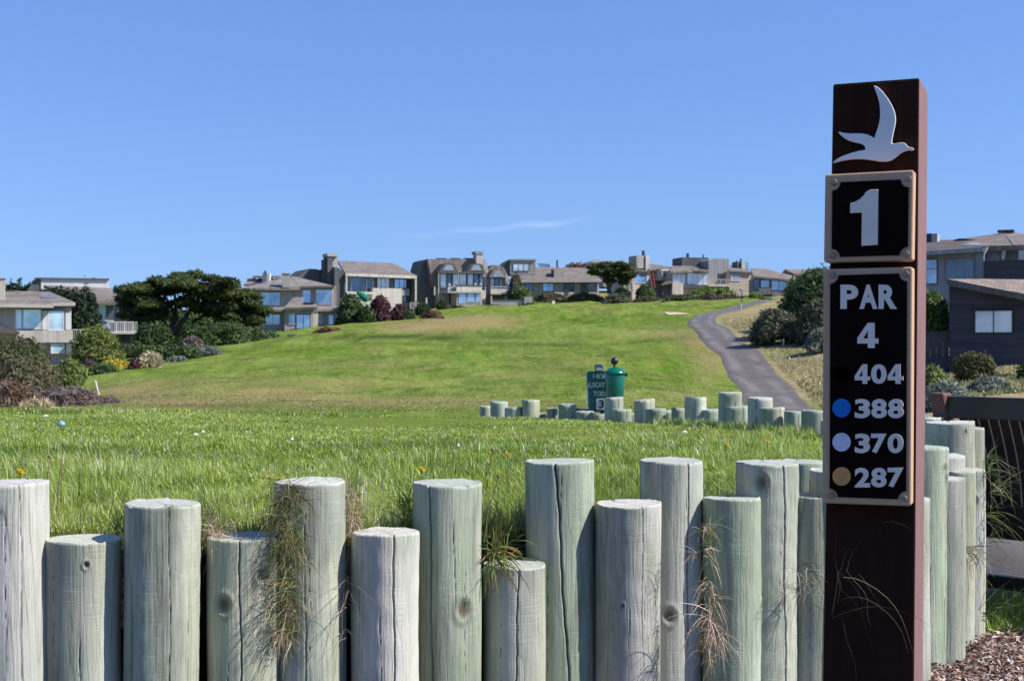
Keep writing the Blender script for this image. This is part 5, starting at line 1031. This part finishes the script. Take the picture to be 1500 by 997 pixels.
bm = bmesh.new(); add_lathe(bm, [(0,z0+46*k),(1.6*k,z0+46*k),(1.4*k,z0+49.5*k),(0,z0+49.5*k)], 12, (-1*k,0)); add_lathe(bm, [(0,z0+48.6*k)]+[(5.6*k*math.sin(th), z0+54.2*k-5.6*k*math.cos(th)) for th in np.linspace(.2, math.pi-.01, 12)]+[(0,z0+59.8*k)], 24, (-1*k,0)); bm_obj('knob', bm, m_black, wr, smooth=True)
hs = Facade(883, 11.45, -9, -.4); hs.root('hole_location_sign', 'small green hole location sign with a white number 3 plate, half behind the ball washer', 'sign')
hs.prism('board', rrect([(858.5,543.5),(907,542.5),(907,603),(860.5,603)], 2, 3), 0, -.012, m_green2, bevel=.002)
hs.prism('edge_strip', [(858.2,543.5),(859.8,543.3),(861.8,603),(860.2,603)], .004, .0005, m_num)
hs.box('stake', 879, 600, 884, 660, -.013, -.04, MT['metal'])
cap = hs.prism('clip', rrect([(870.5,533.5),(883.5,533.5),(883.5,543),(870.5,543)], 3, 3), .015, -.03, simple('grey_blue_plastic', (.10,.17,.18), .5)); hs.box('badge', 873.5, 539, 882, 542, .02, .0155, m_nplate, cap)
text_on(hs, 'lettering', 'HOLE', 868.5, 547.5, 899, 554, .0015, .0015, m_num, hs.r, .0); text_on(hs, 'lettering', 'LOCATIONS', 862.5, 560, 905, 567, .0015, .0015, m_num, hs.r, .0); text_on(hs, 'lettering', 'TODAY', 869, 573, 898, 579.5, .0015, .0015, m_num, hs.r, .0)
np_ = hs.box('number_plate', 873.5, 583.5, 891, 600, .008, .0015, m_nplate); text_on(hs, 'numeral', '3', 877, 585.5, 885, 597.5, .0085, .002, m_black, np_, .02)
tm = empty('tee_marker', P(90, 606, 9.3)); tag(tm, 'small pale blue tee marker ball near the far left edge of the lawn', 'tee marker'); tm.location.z = float(lawn_z(tm.location.x, tm.location.y))
bm = bmesh.new(); add_lathe(bm, [(0,0),(.018,.002),(.026,.012),(.026,.02),(.019,.034),(.008,.041),(0,.042)], 20); bm_obj('marker_cap', bm, simple('pale_blue_plastic', (.20,.36,.42), .5), tm, smooth=True)
bm = bmesh.new(); add_lathe(bm, [(0,-.05),(.004,-.05),(.004,.003),(0,.003)], 8); bm_obj('spike', bm, MT['metal'], tm)

# ---------------------------------------------------------------- slatted bench seen from behind
m_bench = simple('dark_brown_bench_paint', (.040,.028,.024), .45, .2, 12, .4, .001); m_bench2 = simple('reddish_bench_paint', (.15,.075,.065), .6, .2, 12, .3)
bq = P(1380, 590, 5.35); be = empty('bench', (bq.x, bq.y, 0), R(-46)); tag(be, 'dark brown slatted bench seen from behind at the right edge', 'bench')
zt_ = bq.z + .028                                                   # local x along the bench (to near right), local y forward (away)
def bb_(name, x0, x1, y0, y1, z0, z1, mat=m_bench, parent=be): bm = bmesh.new(); add_box(bm, x0, x1, y0, y1, z0, z1); return bm_obj(name, bm, mat, parent, bevel=.004)
Lb = 1.5
bb_('top_rail', .0, Lb, -.015, .035, zt_-.085, zt_)
def backy(z): s_ = (zt_-.06-z)/.42; return .02 + .13*s_ + .03*math.sin(s_*math.pi)
n_s = 34
zb_ = zt_-.47
for i in range(n_s):
    x = .075 + (Lb-.15)*i/(n_s-1); bm = bmesh.new()
    zs = [zt_-.07-(.40)*j/8 for j in range(9)]; ring = []
    for z in zs: y = backy(z); ring.append([bm.verts.new(p) for p in ((x-.0165,y-.009,z),(x+.0165,y-.009,z),(x+.0165,y+.009,z),(x-.0165,y+.009,z))])
    for A, B in zip(ring, ring[1:]):
        for j in range(4): bm.faces.new((A[j], A[(j+1)%4], B[(j+1)%4], B[j]))
    bm.faces.new(ring[0]); bm.faces.new(ring[-1][::-1]); bm_obj('back_slat', bm, m_bench, be)
bb_('bottom_rail', .03, Lb-.03, .13, .175, zb_-.085, zb_+.045)
for j in range(7): bb_('seat_slat', .02, Lb-.02, .20+j*.062, .25+j*.062, zb_-.08-.002*j, zb_-.057-.002*j)
for x in (0.0, Lb):
    bm = bmesh.new(); add_hex(bm, [(x-.03,-.05,zt_+.012),(x-.03,.02,zt_+.012),(x-.03,.19,zb_-.08),(x-.03,.13,zb_-.08)], [(x+.03,-.05,zt_+.012),(x+.03,.02,zt_+.012),(x+.03,.19,zb_-.08),(x+.03,.13,zb_-.08)]); bm_obj('back_post', bm, m_bench2, be, bevel=.006)
for x in (.72, Lb-.04):
    bb_('leg', x-.04, x+.04, .12, .18, .07, zb_-.08); bb_('leg', x-.04, x+.04, .54, .60, 0, zb_-.08); bb_('foot_rail', x-.03, x+.03, .18, .54, .02, .07)
bb_('stretcher', .03, Lb-.03, .13, .17, .05, .10)

# ---------------------------------------------------------------- near ground right of the edging
m_mulch = leaf_mat('mulch', (1,1,1), 0, 0.0)
def sheet(name, poly, z, mat, kind='structure'):
    bm = bmesh.new(); bm.faces.new([bm.verts.new((x, y, z)) for x, y in poly]); o = bm_obj(name, bm, mat); tag(o, kind=kind); return o
m_bed = simple('mulch_bed', (.07,.048,.038), .95, .35, 30, .1, .01)
sheet('mulch_bed', [(-4,1.5),(4,1.5),(4,4.7),(1.3,4.7),(.8,3.8),(-4,3.6)], .004, m_bed)
m_asph2 = simple('old_asphalt', (.062,.057,.062), .9, .25, 9, .15, .004)
sheet('unseen_dark_sheet', [(-40,-60),(40,-60),(40,1.5),(-40,1.5)], .006, m_asph2)  # unseen dark sheet behind the camera, added to cut bounce light on the posts
sheet('asphalt_pad', [(1.2,5.3),(6,5.3),(9,12),(1.0,12)], .002, m_asph2)
n = 48000; g = np.random.default_rng(5); x = g.uniform(.5, 3.2, n); y = g.uniform(3.3, 4.7, n); z = g.uniform(.006, .03, n)
a = g.uniform(0, 6.283, n); L_ = g.uniform(.004, .014, n); w_c = g.uniform(.0012, .004, n); ti = g.normal(0, .35, n)
ux = np.stack([np.cos(a)*np.cos(ti), np.sin(a)*np.cos(ti), np.sin(ti)], -1)*L_[:,None]; vx = np.stack([-np.sin(a), np.cos(a), g.normal(0,.5,n)], -1)*w_c[:,None]; c0_ = np.stack([x,y,z], -1)
V = np.stack([c0_-ux-vx, c0_+ux-vx, c0_+ux*.9+vx, c0_-ux*.8+vx], 1).reshape(-1,3); pal = np.array([(.34,.20,.15),(.22,.12,.09),(.45,.33,.27),(.50,.44,.40),(.12,.07,.055)])[g.integers(0,5,n)]*g.uniform(.75,1.2,(n,1))
tag(np_mesh('mulch', V, np.arange(4*n).reshape(-1,4), m_mulch, cols=np.repeat(pal,4,axis=0)), 'reddish brown wood chip mulch at the foot of the posts', 'mulch', kind='stuff')

# ---------------------------------------------------------------- grass
m_grass, t, b = new_mat('grass_blades'); a_ = t.nodes.new('ShaderNodeVertexColor'); a_.layer_name = 'col'
t.links.new(a_.outputs[0], b.inputs['Base Color']); b.inputs['Roughness'].default_value = .38; b.inputs['Specular IOR Level'].default_value = .5
tr = t.nodes.new('ShaderNodeBsdfTranslucent'); t.links.new(a_.outputs[0], tr.inputs[0]); ms = t.nodes.new('ShaderNodeMixShader'); ms.inputs[0].default_value = .38
t.links.new(b.outputs[0], ms.inputs[1]); t.links.new(tr.outputs[0], ms.inputs[2]); t.links.new(ms.outputs[0], t.nodes['Material Output'].inputs['Surface'])
def blades(pos, h, wd, lean, az, cols, seg=3, droop=1.0, gnd=None):
    """tapering bent ribbons: pos (n,3), height, width, lean amount, lean azimuth, colour"""
    n = len(pos); V = []; f = np.arange(seg+1)/seg; dx, dy = np.cos(az), np.sin(az)
    fa = az + np.pi/2 + rng.normal(0, .5, n); sx, sy = np.cos(fa), np.sin(fa)
    for q in f:
        hz = h*(q - lean*.45*droop*q**2.2); of = h*lean*q**1.8; ww = wd*(1-q**1.6)*.5
        c_ = pos + np.stack([dx*of, dy*of, hz], -1)
        if q < 1: V += [c_ - np.stack([sx*ww, sy*ww, 0*ww], -1), c_ + np.stack([sx*ww, sy*ww, 0*ww], -1)]
        else: V.append(c_)
    k = len(V); V = np.stack(V, 1).reshape(-1,3); o = (np.arange(n)*k)[:,None]; T = []
    for s_ in range(seg-1): T += [o+np.array([[2*s_, 2*s_+1, 2*s_+3]]), o+np.array([[2*s_, 2*s_+3, 2*s_+2]])]
    T.append(o+np.array([[2*seg-2, 2*seg-1, 2*seg]]))
    return V, np.stack(T, 1).reshape(-1,3), np.repeat(cols, k, axis=0)
def vnoise(x, y, s, seed):
    g = np.random.default_rng(seed); G = g.random((64,64)); X = (x*s) % 63; Y = (y*s) % 63; i, j = X.astype(int), Y.astype(int); a, b_ = X-i, Y-j; a = a*a*(3-2*a); b_ = b_*b_*(3-2*b_)
    return (G[j,i]*(1-a)+G[j,i+1]*a)*(1-b_) + (G[j+1,i]*(1-a)+G[j+1,i+1]*a)*b_
def scatter(n, y0, y1, seed):
    g = np.random.default_rng(seed); y = y0 + (y1-y0)*g.random(n); x = g.uniform(-.42, .42, n)*y*1.06 - .15; ex_ = g.random(n) < .22; x = np.where(ex_, -.42*y - 1.3*g.random(n)-.1, x)
    x = np.where(g.random(n) < .0, x, x); k = inside(x, y); return x[k], y[k], g
GC = np.array([(.135,.215,.018),(.215,.305,.026),(.29,.37,.045),(.39,.44,.09),(.07,.12,.012),(.50,.54,.22),(.72,.70,.48)])  # palest two: straw blades, and gloss highlights put into the blade colour
def gcol(x, y, g, straw=.06):
    n = len(x); p = vnoise(x+9, y+3, 1.6, 3); q = vnoise(x+9, y+3, 5, 4); v_ = np.clip(p*.6+q*.4+g.normal(0,.16,n), 0, .999)
    i = (np.clip(1-v_, 0, .999)*4).astype(int); c_ = GC[i]; r_ = g.random(n); dead = smooth(.62, .85, vnoise(x+7, y+1, 2.3, 31))*.45 + smooth(.75, .95, vnoise(x+2, y+4, 6.5, 32))*.3; r_ = np.where(g.random(n) < dead, r_*.0+.97-.14*g.random(n), r_); c_ = np.where((r_ < .05)[:,None], GC[4], c_); c_ = np.where((r_ > .92-straw*.5)[:,None], GC[5], c_); c_ = np.where((r_ > 1-straw*.6)[:,None], GC[6], c_)
    return np.clip(c_*1.12*g.uniform(.55,1.35,(n,1)), 0, .8)
LV, LT, LC = [], [], []; nv = 0
def addb(r_):
    global nv
    LV.append(r_[0]); LT.append(r_[1]+nv); LC.append(r_[2]); nv += len(r_[0])
for (n, y0, y1, hm, wm, sd_) in ((150000,3.05,4.3,.052,.0030,1),(135000,4.3,6.0,.048,.0036,2),(125000,6.0,8.2,.042,.0046,3),(100000,8.2,10.2,.028,.0052,4),(100000,10.2,12.6,.018,.0062,5)):
    x, y, g = scatter(n, y0, y1, sd_); n = len(x); tuft = np.clip(vnoise(x+9, y, 3.1, 8)*.75+vnoise(x+5, y+2, 9, 9)*.55-.12, 0, 1.2)
    mown = smooth(6.4, 7.4, y+.5*x*.4) * (1-smooth(.3, .9, x)) ; h_ = hm*(.15+1.6*tuft)*g.uniform(.5,1.5,n)*(1-.45*mown)*np.where(g.random(n) < .03, 1.7, 1)
    az = g.uniform(0, 6.283, n)*.75 + 3*vnoise(x+3, y+7, 1.2, 12); le = np.clip(g.normal(.8,.45,n), .05, 1.7)
    addb(blades(np.stack([x, y, lawn_z(x,y)-.004], -1), h_, wm*g.uniform(.6,1.3,n), le, az, gcol(x, y, g, .07), 3 if y0 < 6 else 2))
# longer grass standing against the back of the posts
for i, (x0, x1, yt, d, *_r) in enumerate(FRONT):
    if _r[-1] is None: continue
    g = np.random.default_rng(500+i); n = 1500; X = ((x0+x1)/2-750)/F*d; x = X+g.uniform(-.11,.11,n); y = d+.07+np.abs(g.normal(0,.07,n)); k = inside(x, y); x, y = x[k], y[k]; n = len(x)
    addb(blades(np.stack([x, y, lawn_z(x,y)-.01], -1), g.uniform(.05,.135,n), g.uniform(.0018,.0035,n), np.clip(g.normal(.4,.25,n),0,1), g.uniform(0,6.28,n), gcol(x,y,g,.12)*.8, 3))
for i, (x0, x1, yt) in enumerate(MIDR):
    g = np.random.default_rng(700+i); n = 420; d = np.interp((x0+x1)/2, [705,900,1070,1190],[12.0,11.0,9.45,8.1]); X = ((x0+x1)/2-750)/F*d; x = X+g.uniform(-.12,.12,n); y = d-.13-np.abs(g.normal(0,.12,n)); 
    addb(blades(np.stack([x, y, lawn_z(x,y)-.01], -1), g.uniform(.03,.10,n)*(1 if x0 > 960 else .3), g.uniform(.003,.006,n), np.clip(g.normal(.4,.25,n),0,1), g.uniform(0,6.28,n), gcol(x,y,g,.15), 2))
# ragged lip where the lawn breaks off towards the fairway
g = np.random.default_rng(55); n = 9000; x = g.uniform(-5.2, .2, n); y = np.interp(x, [-7.5,-1.2,-.3,.3],[12.4,12.2,11.8,11.4])-.02-np.abs(g.normal(0,.12,n))
addb(blades(np.stack([x, y, lawn_z(x,y)-.01], -1), g.uniform(.02,.06,n)*(.4+1.1*vnoise(x+9,y,1.5,21)), g.uniform(.005,.010,n), np.clip(g.normal(.4,.25,n),0,1), g.uniform(0,6.28,n), gcol(x,y,g,.1), 2))
# verge in front of the asphalt on the right
g = np.random.default_rng(56); n = 12000; x = g.uniform(1.45, 3.0, n); y = g.uniform(4.65, 5.32, n)
addb(blades(np.stack([x, y, 0*x], -1), g.uniform(.03,.10,n), g.uniform(.002,.0045,n), np.clip(g.normal(.5,.25,n),0,1), g.uniform(0,6.28,n), gcol(x,y,g,.1), 3))
tag(np_mesh('grass', np.concatenate(LV), np.concatenate(LT), m_grass, cols=np.concatenate(LC)), 'bright green rough lawn grass behind the front posts', 'grass', kind='stuff')

# hanging dry grass and rootlets in the gaps between posts
m_drygrass, t, b = new_mat('dry_grass'); a_ = t.nodes.new('ShaderNodeVertexColor'); a_.layer_name = 'col'; t.links.new(a_.outputs[0], b.inputs['Base Color']); b.inputs['Roughness'].default_value = .6; b.inputs['Specular IOR Level'].default_value = .2
def hang(name, label, px, py, d, n, L0, L1, spread, cols_, seed, wd=.0007, zsp=.0, up=.35, right=.0, cat='grass tuft', group=None, curl=1.0):
    """ribbons that start near (px,py), go up/out and then droop"""
    g = np.random.default_rng(seed); c0_ = P(px, py, d); V = []; T = []; C_ = []; seg = 9
    nst = max(5, n//11); stems = [(g.normal(0, spread*.55), g.normal(0,.012), g.uniform(-zsp, zsp), g.uniform(-1.4,1.4)+right*.8, g.uniform(.6,1.25)) for _ in range(nst)]
    for i in range(n):
        sx_, sy_, sz_, sa_, sl_ = stems[g.integers(nst)]; p = Vector((sx_+g.normal(0,spread*.16), sy_+g.normal(0,.004), sz_+g.normal(0,.008))); az = sa_+g.normal(0,.55) - math.pi/2; el = g.uniform(-.6, 1.3)*up*2.4
        L_ = g.uniform(L0, L1)*sl_; dr = Vector((math.cos(az)*math.cos(el)*.8, math.sin(az)*math.cos(el)*.55, math.sin(el))); w_ = wd*g.uniform(.5,1.5); cc_ = np.array(cols_[g.integers(len(cols_))])*g.uniform(.6,1.3)
        bend = g.uniform(.1, 2.6)*curl; pts = [p.copy()]; jit_ = Vector(g.normal(size=3))*.7
        for s_ in range(seg): dr = (dr + Vector((0,0,-bend/seg*1.35)) + jit_*math.sin(s_*1.1+i)/seg*1.8).normalized(); p = p + dr*(L_/seg); pts.append(p.copy())
        sv = Vector((g.normal(), g.normal()*.5, g.normal())).normalized(); n0 = len(V)
        for k, q in enumerate(pts): ww = w_*(1-(k/seg)**2*.85); V += [q-sv*ww, q+sv*ww]; C_ += [cc_, cc_]
        for k in range(seg): T.append((n0+2*k, n0+2*k+1, n0+2*k+3, n0+2*k+2))
    o = np_mesh(name, V, T, m_drygrass, cols=np.array(C_)); o.location = c0_; return tag(o, label, cat, group)
DG = [(.36,.20,.08),(.22,.20,.06),(.10,.17,.03),(.42,.30,.18),(.34,.20,.13),(.10,.13,.035)]; ST = [(.45,.36,.25),(.38,.26,.18),(.52,.42,.32),(.30,.20,.13)]; GR = [(.10,.17,.03),(.16,.22,.05),(.22,.24,.08)]
for k, (py, n_b) in enumerate(((742,150),(775,150),(812,130),(848,110),(885,60))):
    if k == 0: VV = []
hang('grass_clump', 'thick brown and green grass clump hanging left of the streaked tall post', 421, 822, 2.93, 1350, .03, .09, .028, DG+[(.07,.13,.02),(.10,.16,.03),(.14,.17,.04)], 31, zsp=.17, wd=.00055, up=.22, right=.35)
hang('grass_clump', 'brown grass tuft standing left of the tall post top behind it', 413, 748, 2.97, 260, .04, .09, .03, DG, 32, zsp=.03, up=.5, right=-.2)
hang('grass_clump', 'long wisps trailing below the thick hanging clump', 424, 905, 2.93, 60, .06, .14, .03, ST, 33, zsp=.05, up=.2, right=.4)
hang('grass_clump', 'reddish brown grass hanging right of the streaked tall post', 514, 812, 3.06, 520, .03, .09, .016, DG[:1]+DG[3:5]+ST[:1], 34, zsp=.10, up=.35, right=.0)
hang('grass_clump', 'fine pinkish grass heads above the gap right of the streaked tall post', 516, 748, 3.05, 200, .04, .11, .03, [(.36,.24,.17),(.24,.22,.09),(.42,.33,.24)], 35, zsp=.03, up=.9, curl=.45)
hang('rootlets', 'long straw rootlets dangling at the left side of the short whitish post', 512, 885, 2.99, 46, .07, .17, .02, ST, 36, zsp=.06, up=.05, right=.2, cat='roots')
hang('grass_clump', 'dry grass wisps on top of the short tan post by its left rim', 315, 775, 2.97, 110, .04, .10, .025, ST, 37, zsp=.01, up=.6, curl=.8)
hang('grass_clump', 'green grass blades spilling over the lowest post of the front row', 722, 815, 3.22, 120, .06, .16, .03, GR+DG[:1], 38, wd=.0017, zsp=.01, up=.5, right=.6, curl=.7)
hang('rootlets', 'tangle of pale roots hanging between the tall knotted post and the greener one', 1036, 868, 3.33, 330, .03, .10, .022, ST+DG[:2], 39, zsp=.16, up=.2, right=.35, wd=.0008, cat='roots')
hang('rootlets', 'bare twiggy roots reaching over the front of the greener post', 1046, 935, 3.31, 70, .05, .14, .02, ST, 40, zsp=.06, up=.2, right=.6, wd=.0010, cat='roots')
hang('grass_clump', 'small green tuft growing in the gap left of the greener post', 1040, 790, 3.36, 60, .03, .08, .012, GR, 41, zsp=.03, up=.9, curl=.6)
hang('grass_clump', 'dry wisps in front of the post touching the hole sign', 1176, 850, 3.48, 80, .05, .14, .03, [(.30,.27,.16),(.22,.22,.10),(.40,.34,.24)], 42, zsp=.04, up=.25, right=.2)
hang('grass_clump', 'thin dry stems crossing the shaded lower part of the hole sign', 1222, 850, 2.36, 18, .08, .20, .02, [(.10,.09,.06),(.09,.11,.04)], 43, zsp=.06, up=.5, right=.5, curl=.8, wd=.0004)
hang('grass_clump', 'green blades sticking out over the bench side of the right hand posts', 1442, 730, 4.62, 110, .06, .17, .03, GR+ST[:1], 44, zsp=.16, up=.25, right=1.0, wd=.0012, curl=.7)
hang('grass_clump', 'dry stems in front of the whitish end post', 1418, 830, 4.38, 60, .05, .13, .03, ST+GR[2:], 45, zsp=.10, up=.2, right=.2, wd=.0013)
hang('grass_clump', 'long green stem bending out at the foot of the right hand posts', 1440, 905, 4.55, 12, .12, .26, .02, GR, 46, zsp=.02, up=.4, right=1.2, wd=.0022, curl=.4)
hang('rootlets', 'few loose straws in the gap between lavender grey and short tan post', 68, 880, 2.9, 14, .04, .09, .008, ST, 47, zsp=.05, up=.1, cat='roots')
hang('grass_clump', 'dark grass tuft behind the gap left of the roughly peeled post', 178, 775, 3.02, 220, .05, .11, .02, [(.05,.09,.02),(.09,.13,.03)], 48, zsp=.02, up=.9, curl=.35)
hang('grass_clump', 'tuft of rough grass between the roughly peeled post and the short knotty one', 298, 770, 3.0, 160, .05, .12, .02, GR+ST[:1], 49, zsp=.02, up=.8, curl=.4)
hang('grass_clump', 'grass tuft left of the tall green cracked post', 598, 745, 3.2, 160, .05, .10, .02, [(.06,.10,.02),(.10,.15,.03)], 50, zsp=.02, up=.9, curl=.4)
for i, (px, py, d, L_, lab) in enumerate(((64,702,3.3,.10,'thin brown seed stalk behind the lavender grey post'),(82,690,3.3,.12,'taller brown seed stalk with a dark head behind the second post'),(700,690,3.5,.10,'grey seed stalk in the lawn left of the split tall post'),(709,718,3.3,.06,'short stalk with brown bud at the right rim of the tall green cracked post'),(765,655,5.2,.14,'slanting brown stalk in the lawn above the split tall post'),(775,640,6.0,.12,'thin stalk with a dark head in the mid lawn'))):
    b0 = P(px, py, d); zl = float(lawn_z(b0.x, b0.y)); bm = bmesh.new(); hgt = b0.z+L_*.5-zl; dx_ = rng.uniform(.01,.04)
    add_tube(bm, [(0,0,0),(dx_*.3,0,hgt*.5),(dx_,0,hgt)], [.0018,.0014,.0012], 6); add_lathe(bm, [(0,hgt-.002),(.004,hgt+.002),(.0035,hgt+.008),(0,hgt+.011)], 8, (dx_,0))
    o = bm_obj('seed_stalk', bm, simple('stalk_%d' % i, (.20,.13,.09), .8)); o.location = (b0.x, b0.y, zl); tag(o, lab, 'weed')
# dandelions, daisies and scraps in the lawn
m_yel = simple('dandelion_yellow', (.75,.52,.01), .6, .1, 60); m_wht = simple('petal_white', (.7,.7,.66), .6, .05); m_stem = simple('flower_stem', (.12,.17,.05), .6)
def flower(px, py, d, r, label, mat, cat='flower', name='dandelion', cup=.35):
    q = P(px, py, d); zl = float(lawn_z(q.x, q.y)); fr = empty(name, (q.x, q.y, zl)); tag(fr, label, cat); hz = q.z-zl
    bm = bmesh.new(); add_tube(bm, [(0,0,0),(.004,0,hz*.5),(0,0,hz)], .0014, 6); bm_obj('stem', bm, m_stem, fr)
    V = []; T = []; g = np.random.default_rng(int(px))
    for lay in range(3):
        for k in range(18):
            a = (k+.5*lay)/18*6.283+g.normal(0,.06); rr = r*(1-.25*lay); z1 = hz+cup*r*(.5+.6*lay); dv = Vector((math.cos(a), math.sin(a), 0)); sv = Vector((-math.sin(a), math.cos(a), 0))*r*.14; c_ = Vector((0,0,hz+.001*lay)); n0 = len(V)
            V += [c_, c_+dv*rr*.6-sv+Vector((0,0,(z1-hz)*.7)), c_+dv*rr+Vector((0,0,z1-hz)), c_+dv*rr*.6+sv+Vector((0,0,(z1-hz)*.7))]; T.append((n0,n0+1,n0+2,n0+3))
    np_mesh('petals', V, T, mat, fr)
flower(29.5, 694, 3.15, .0155, 'yellow dandelion above the lavender grey post at the left edge', m_yel)
flower(618, 690, 3.4, .014, 'yellow dandelion behind the tall green cracked post', m_yel)
flower(743, 666, 4.4, .012, 'yellow dandelion in the mid lawn above the lowest post', m_yel)
flower(1064, 652, 5.2, .015, 'yellow flower in the lawn near the far posts, left of two', m_yel)
flower(1124, 648, 5.2, .015, 'yellow flower in the lawn near the far posts, right of two', m_yel)
flower(395, 699, 3.6, .006, 'tiny yellow bloom left of the streaked tall post top', m_yel)
for px, py, d, s_, lab in ((286,638,6.4,.014,'white scrap of litter in the lawn, left one of a pair'),(297,634,6.6,.012,'white scrap of litter in the lawn, right one of a pair'),(427,645,6.0,.009,'small white scrap alone in the lawn'),(671,654,5.6,.007,'tiny white petal scrap in the mid lawn'),(1003,634,7.3,.016,'white leaf scrap in front of the far posts'),(66,610,9.6,.025,'white scrap near the tee marker')):
    q = P(px, py, d); bm = bmesh.new(); vs = [bm.verts.new(p) for p in ((-s_,0,.0),(0,-s_*.4,.004),(s_,.0,.002),(.2*s_,s_*.6,.012))]; bm.faces.new(vs); r_ = bmesh.ops.extrude_face_region(bm, geom=list(bm.faces)); bmesh.ops.translate(bm, verts=[q_ for q_ in r_['geom'] if isinstance(q_, bmesh.types.BMVert)], vec=(0,0,.003))
    o = bm_obj('litter_scrap', bm, m_wht); o.location = (q.x, q.y, max(q.z, float(lawn_z(q.x,q.y))+.02)); tag(o, lab, 'litter')

# short turf and rough out on the fairway and the right hand bank
g = np.random.default_rng(91); n = 150000; y = 40 + 75*g.random(n)**1.25; x = g.uniform(-.40, .42, n)*y; DR = []
def grid_at(G, x, y):
    i = np.clip(np.searchsorted(gx, x)-1, 0, len(gx)-2); j = np.clip(np.searchsorted(gy, y)-1, 0, len(gy)-2); a = (x-gx[i])/(gx[i+1]-gx[i]); c_ = (y-gy[j])/(gy[j+1]-gy[j])
    return (G[j,i]*(1-a)+G[j,i+1]*a)*(1-c_)+(G[j+1,i]*(1-a)+G[j+1,i+1]*a)*c_
px_ = np.interp(y, PTH[0], PTH[1]); k = np.abs(x-px_) > 1.45; x, y, px_ = x[k], y[k], px_[k]; n = len(x); ro = grid_at(rough, x, y); dr_ = np.clip(grid_at(dry, x, y), 0, 1); z = grid_at(GZ, x, y)
pt = vnoise(x+99, y, .35, 41)*.6+vnoise(x+50, y+9, 1.1, 42)*.4; base_ = np.where((pt > .5)[:,None], np.array([(.175,.240,.043)]), np.array([(.130,.208,.030)]))
q = (g.random(n) < dr_*.8+.12); base_ = np.where(q[:,None], np.array([(.27,.235,.10)]), base_); base_ = np.where(((ro > .5) & (g.random(n) < .7))[:,None], np.array([(.36,.29,.16)]), base_); base_ = np.where(((ro > .5) & (pt > .58))[:,None], np.array([(.13,.16,.05)]), base_)
hh_ = np.where(ro > .5, g.uniform(.05,.20,n), g.uniform(.015,.05,n)*(.6+pt)); V, T, cc = blades(np.stack([x, y, z-.005], -1), hh_, np.where(ro > .5, .05, .045)*g.uniform(.6,1.5,n), np.clip(g.normal(.5,.3,n),0,1.2), g.uniform(0,6.28,n), base_*g.uniform(.65,1.35,(n,1)), 1)
tag(np_mesh('fairway_turf', V, T, m_grass, cols=cc), 'uneven turf of the far fairway with straw coloured rough beside the path', 'grass', kind='stuff')
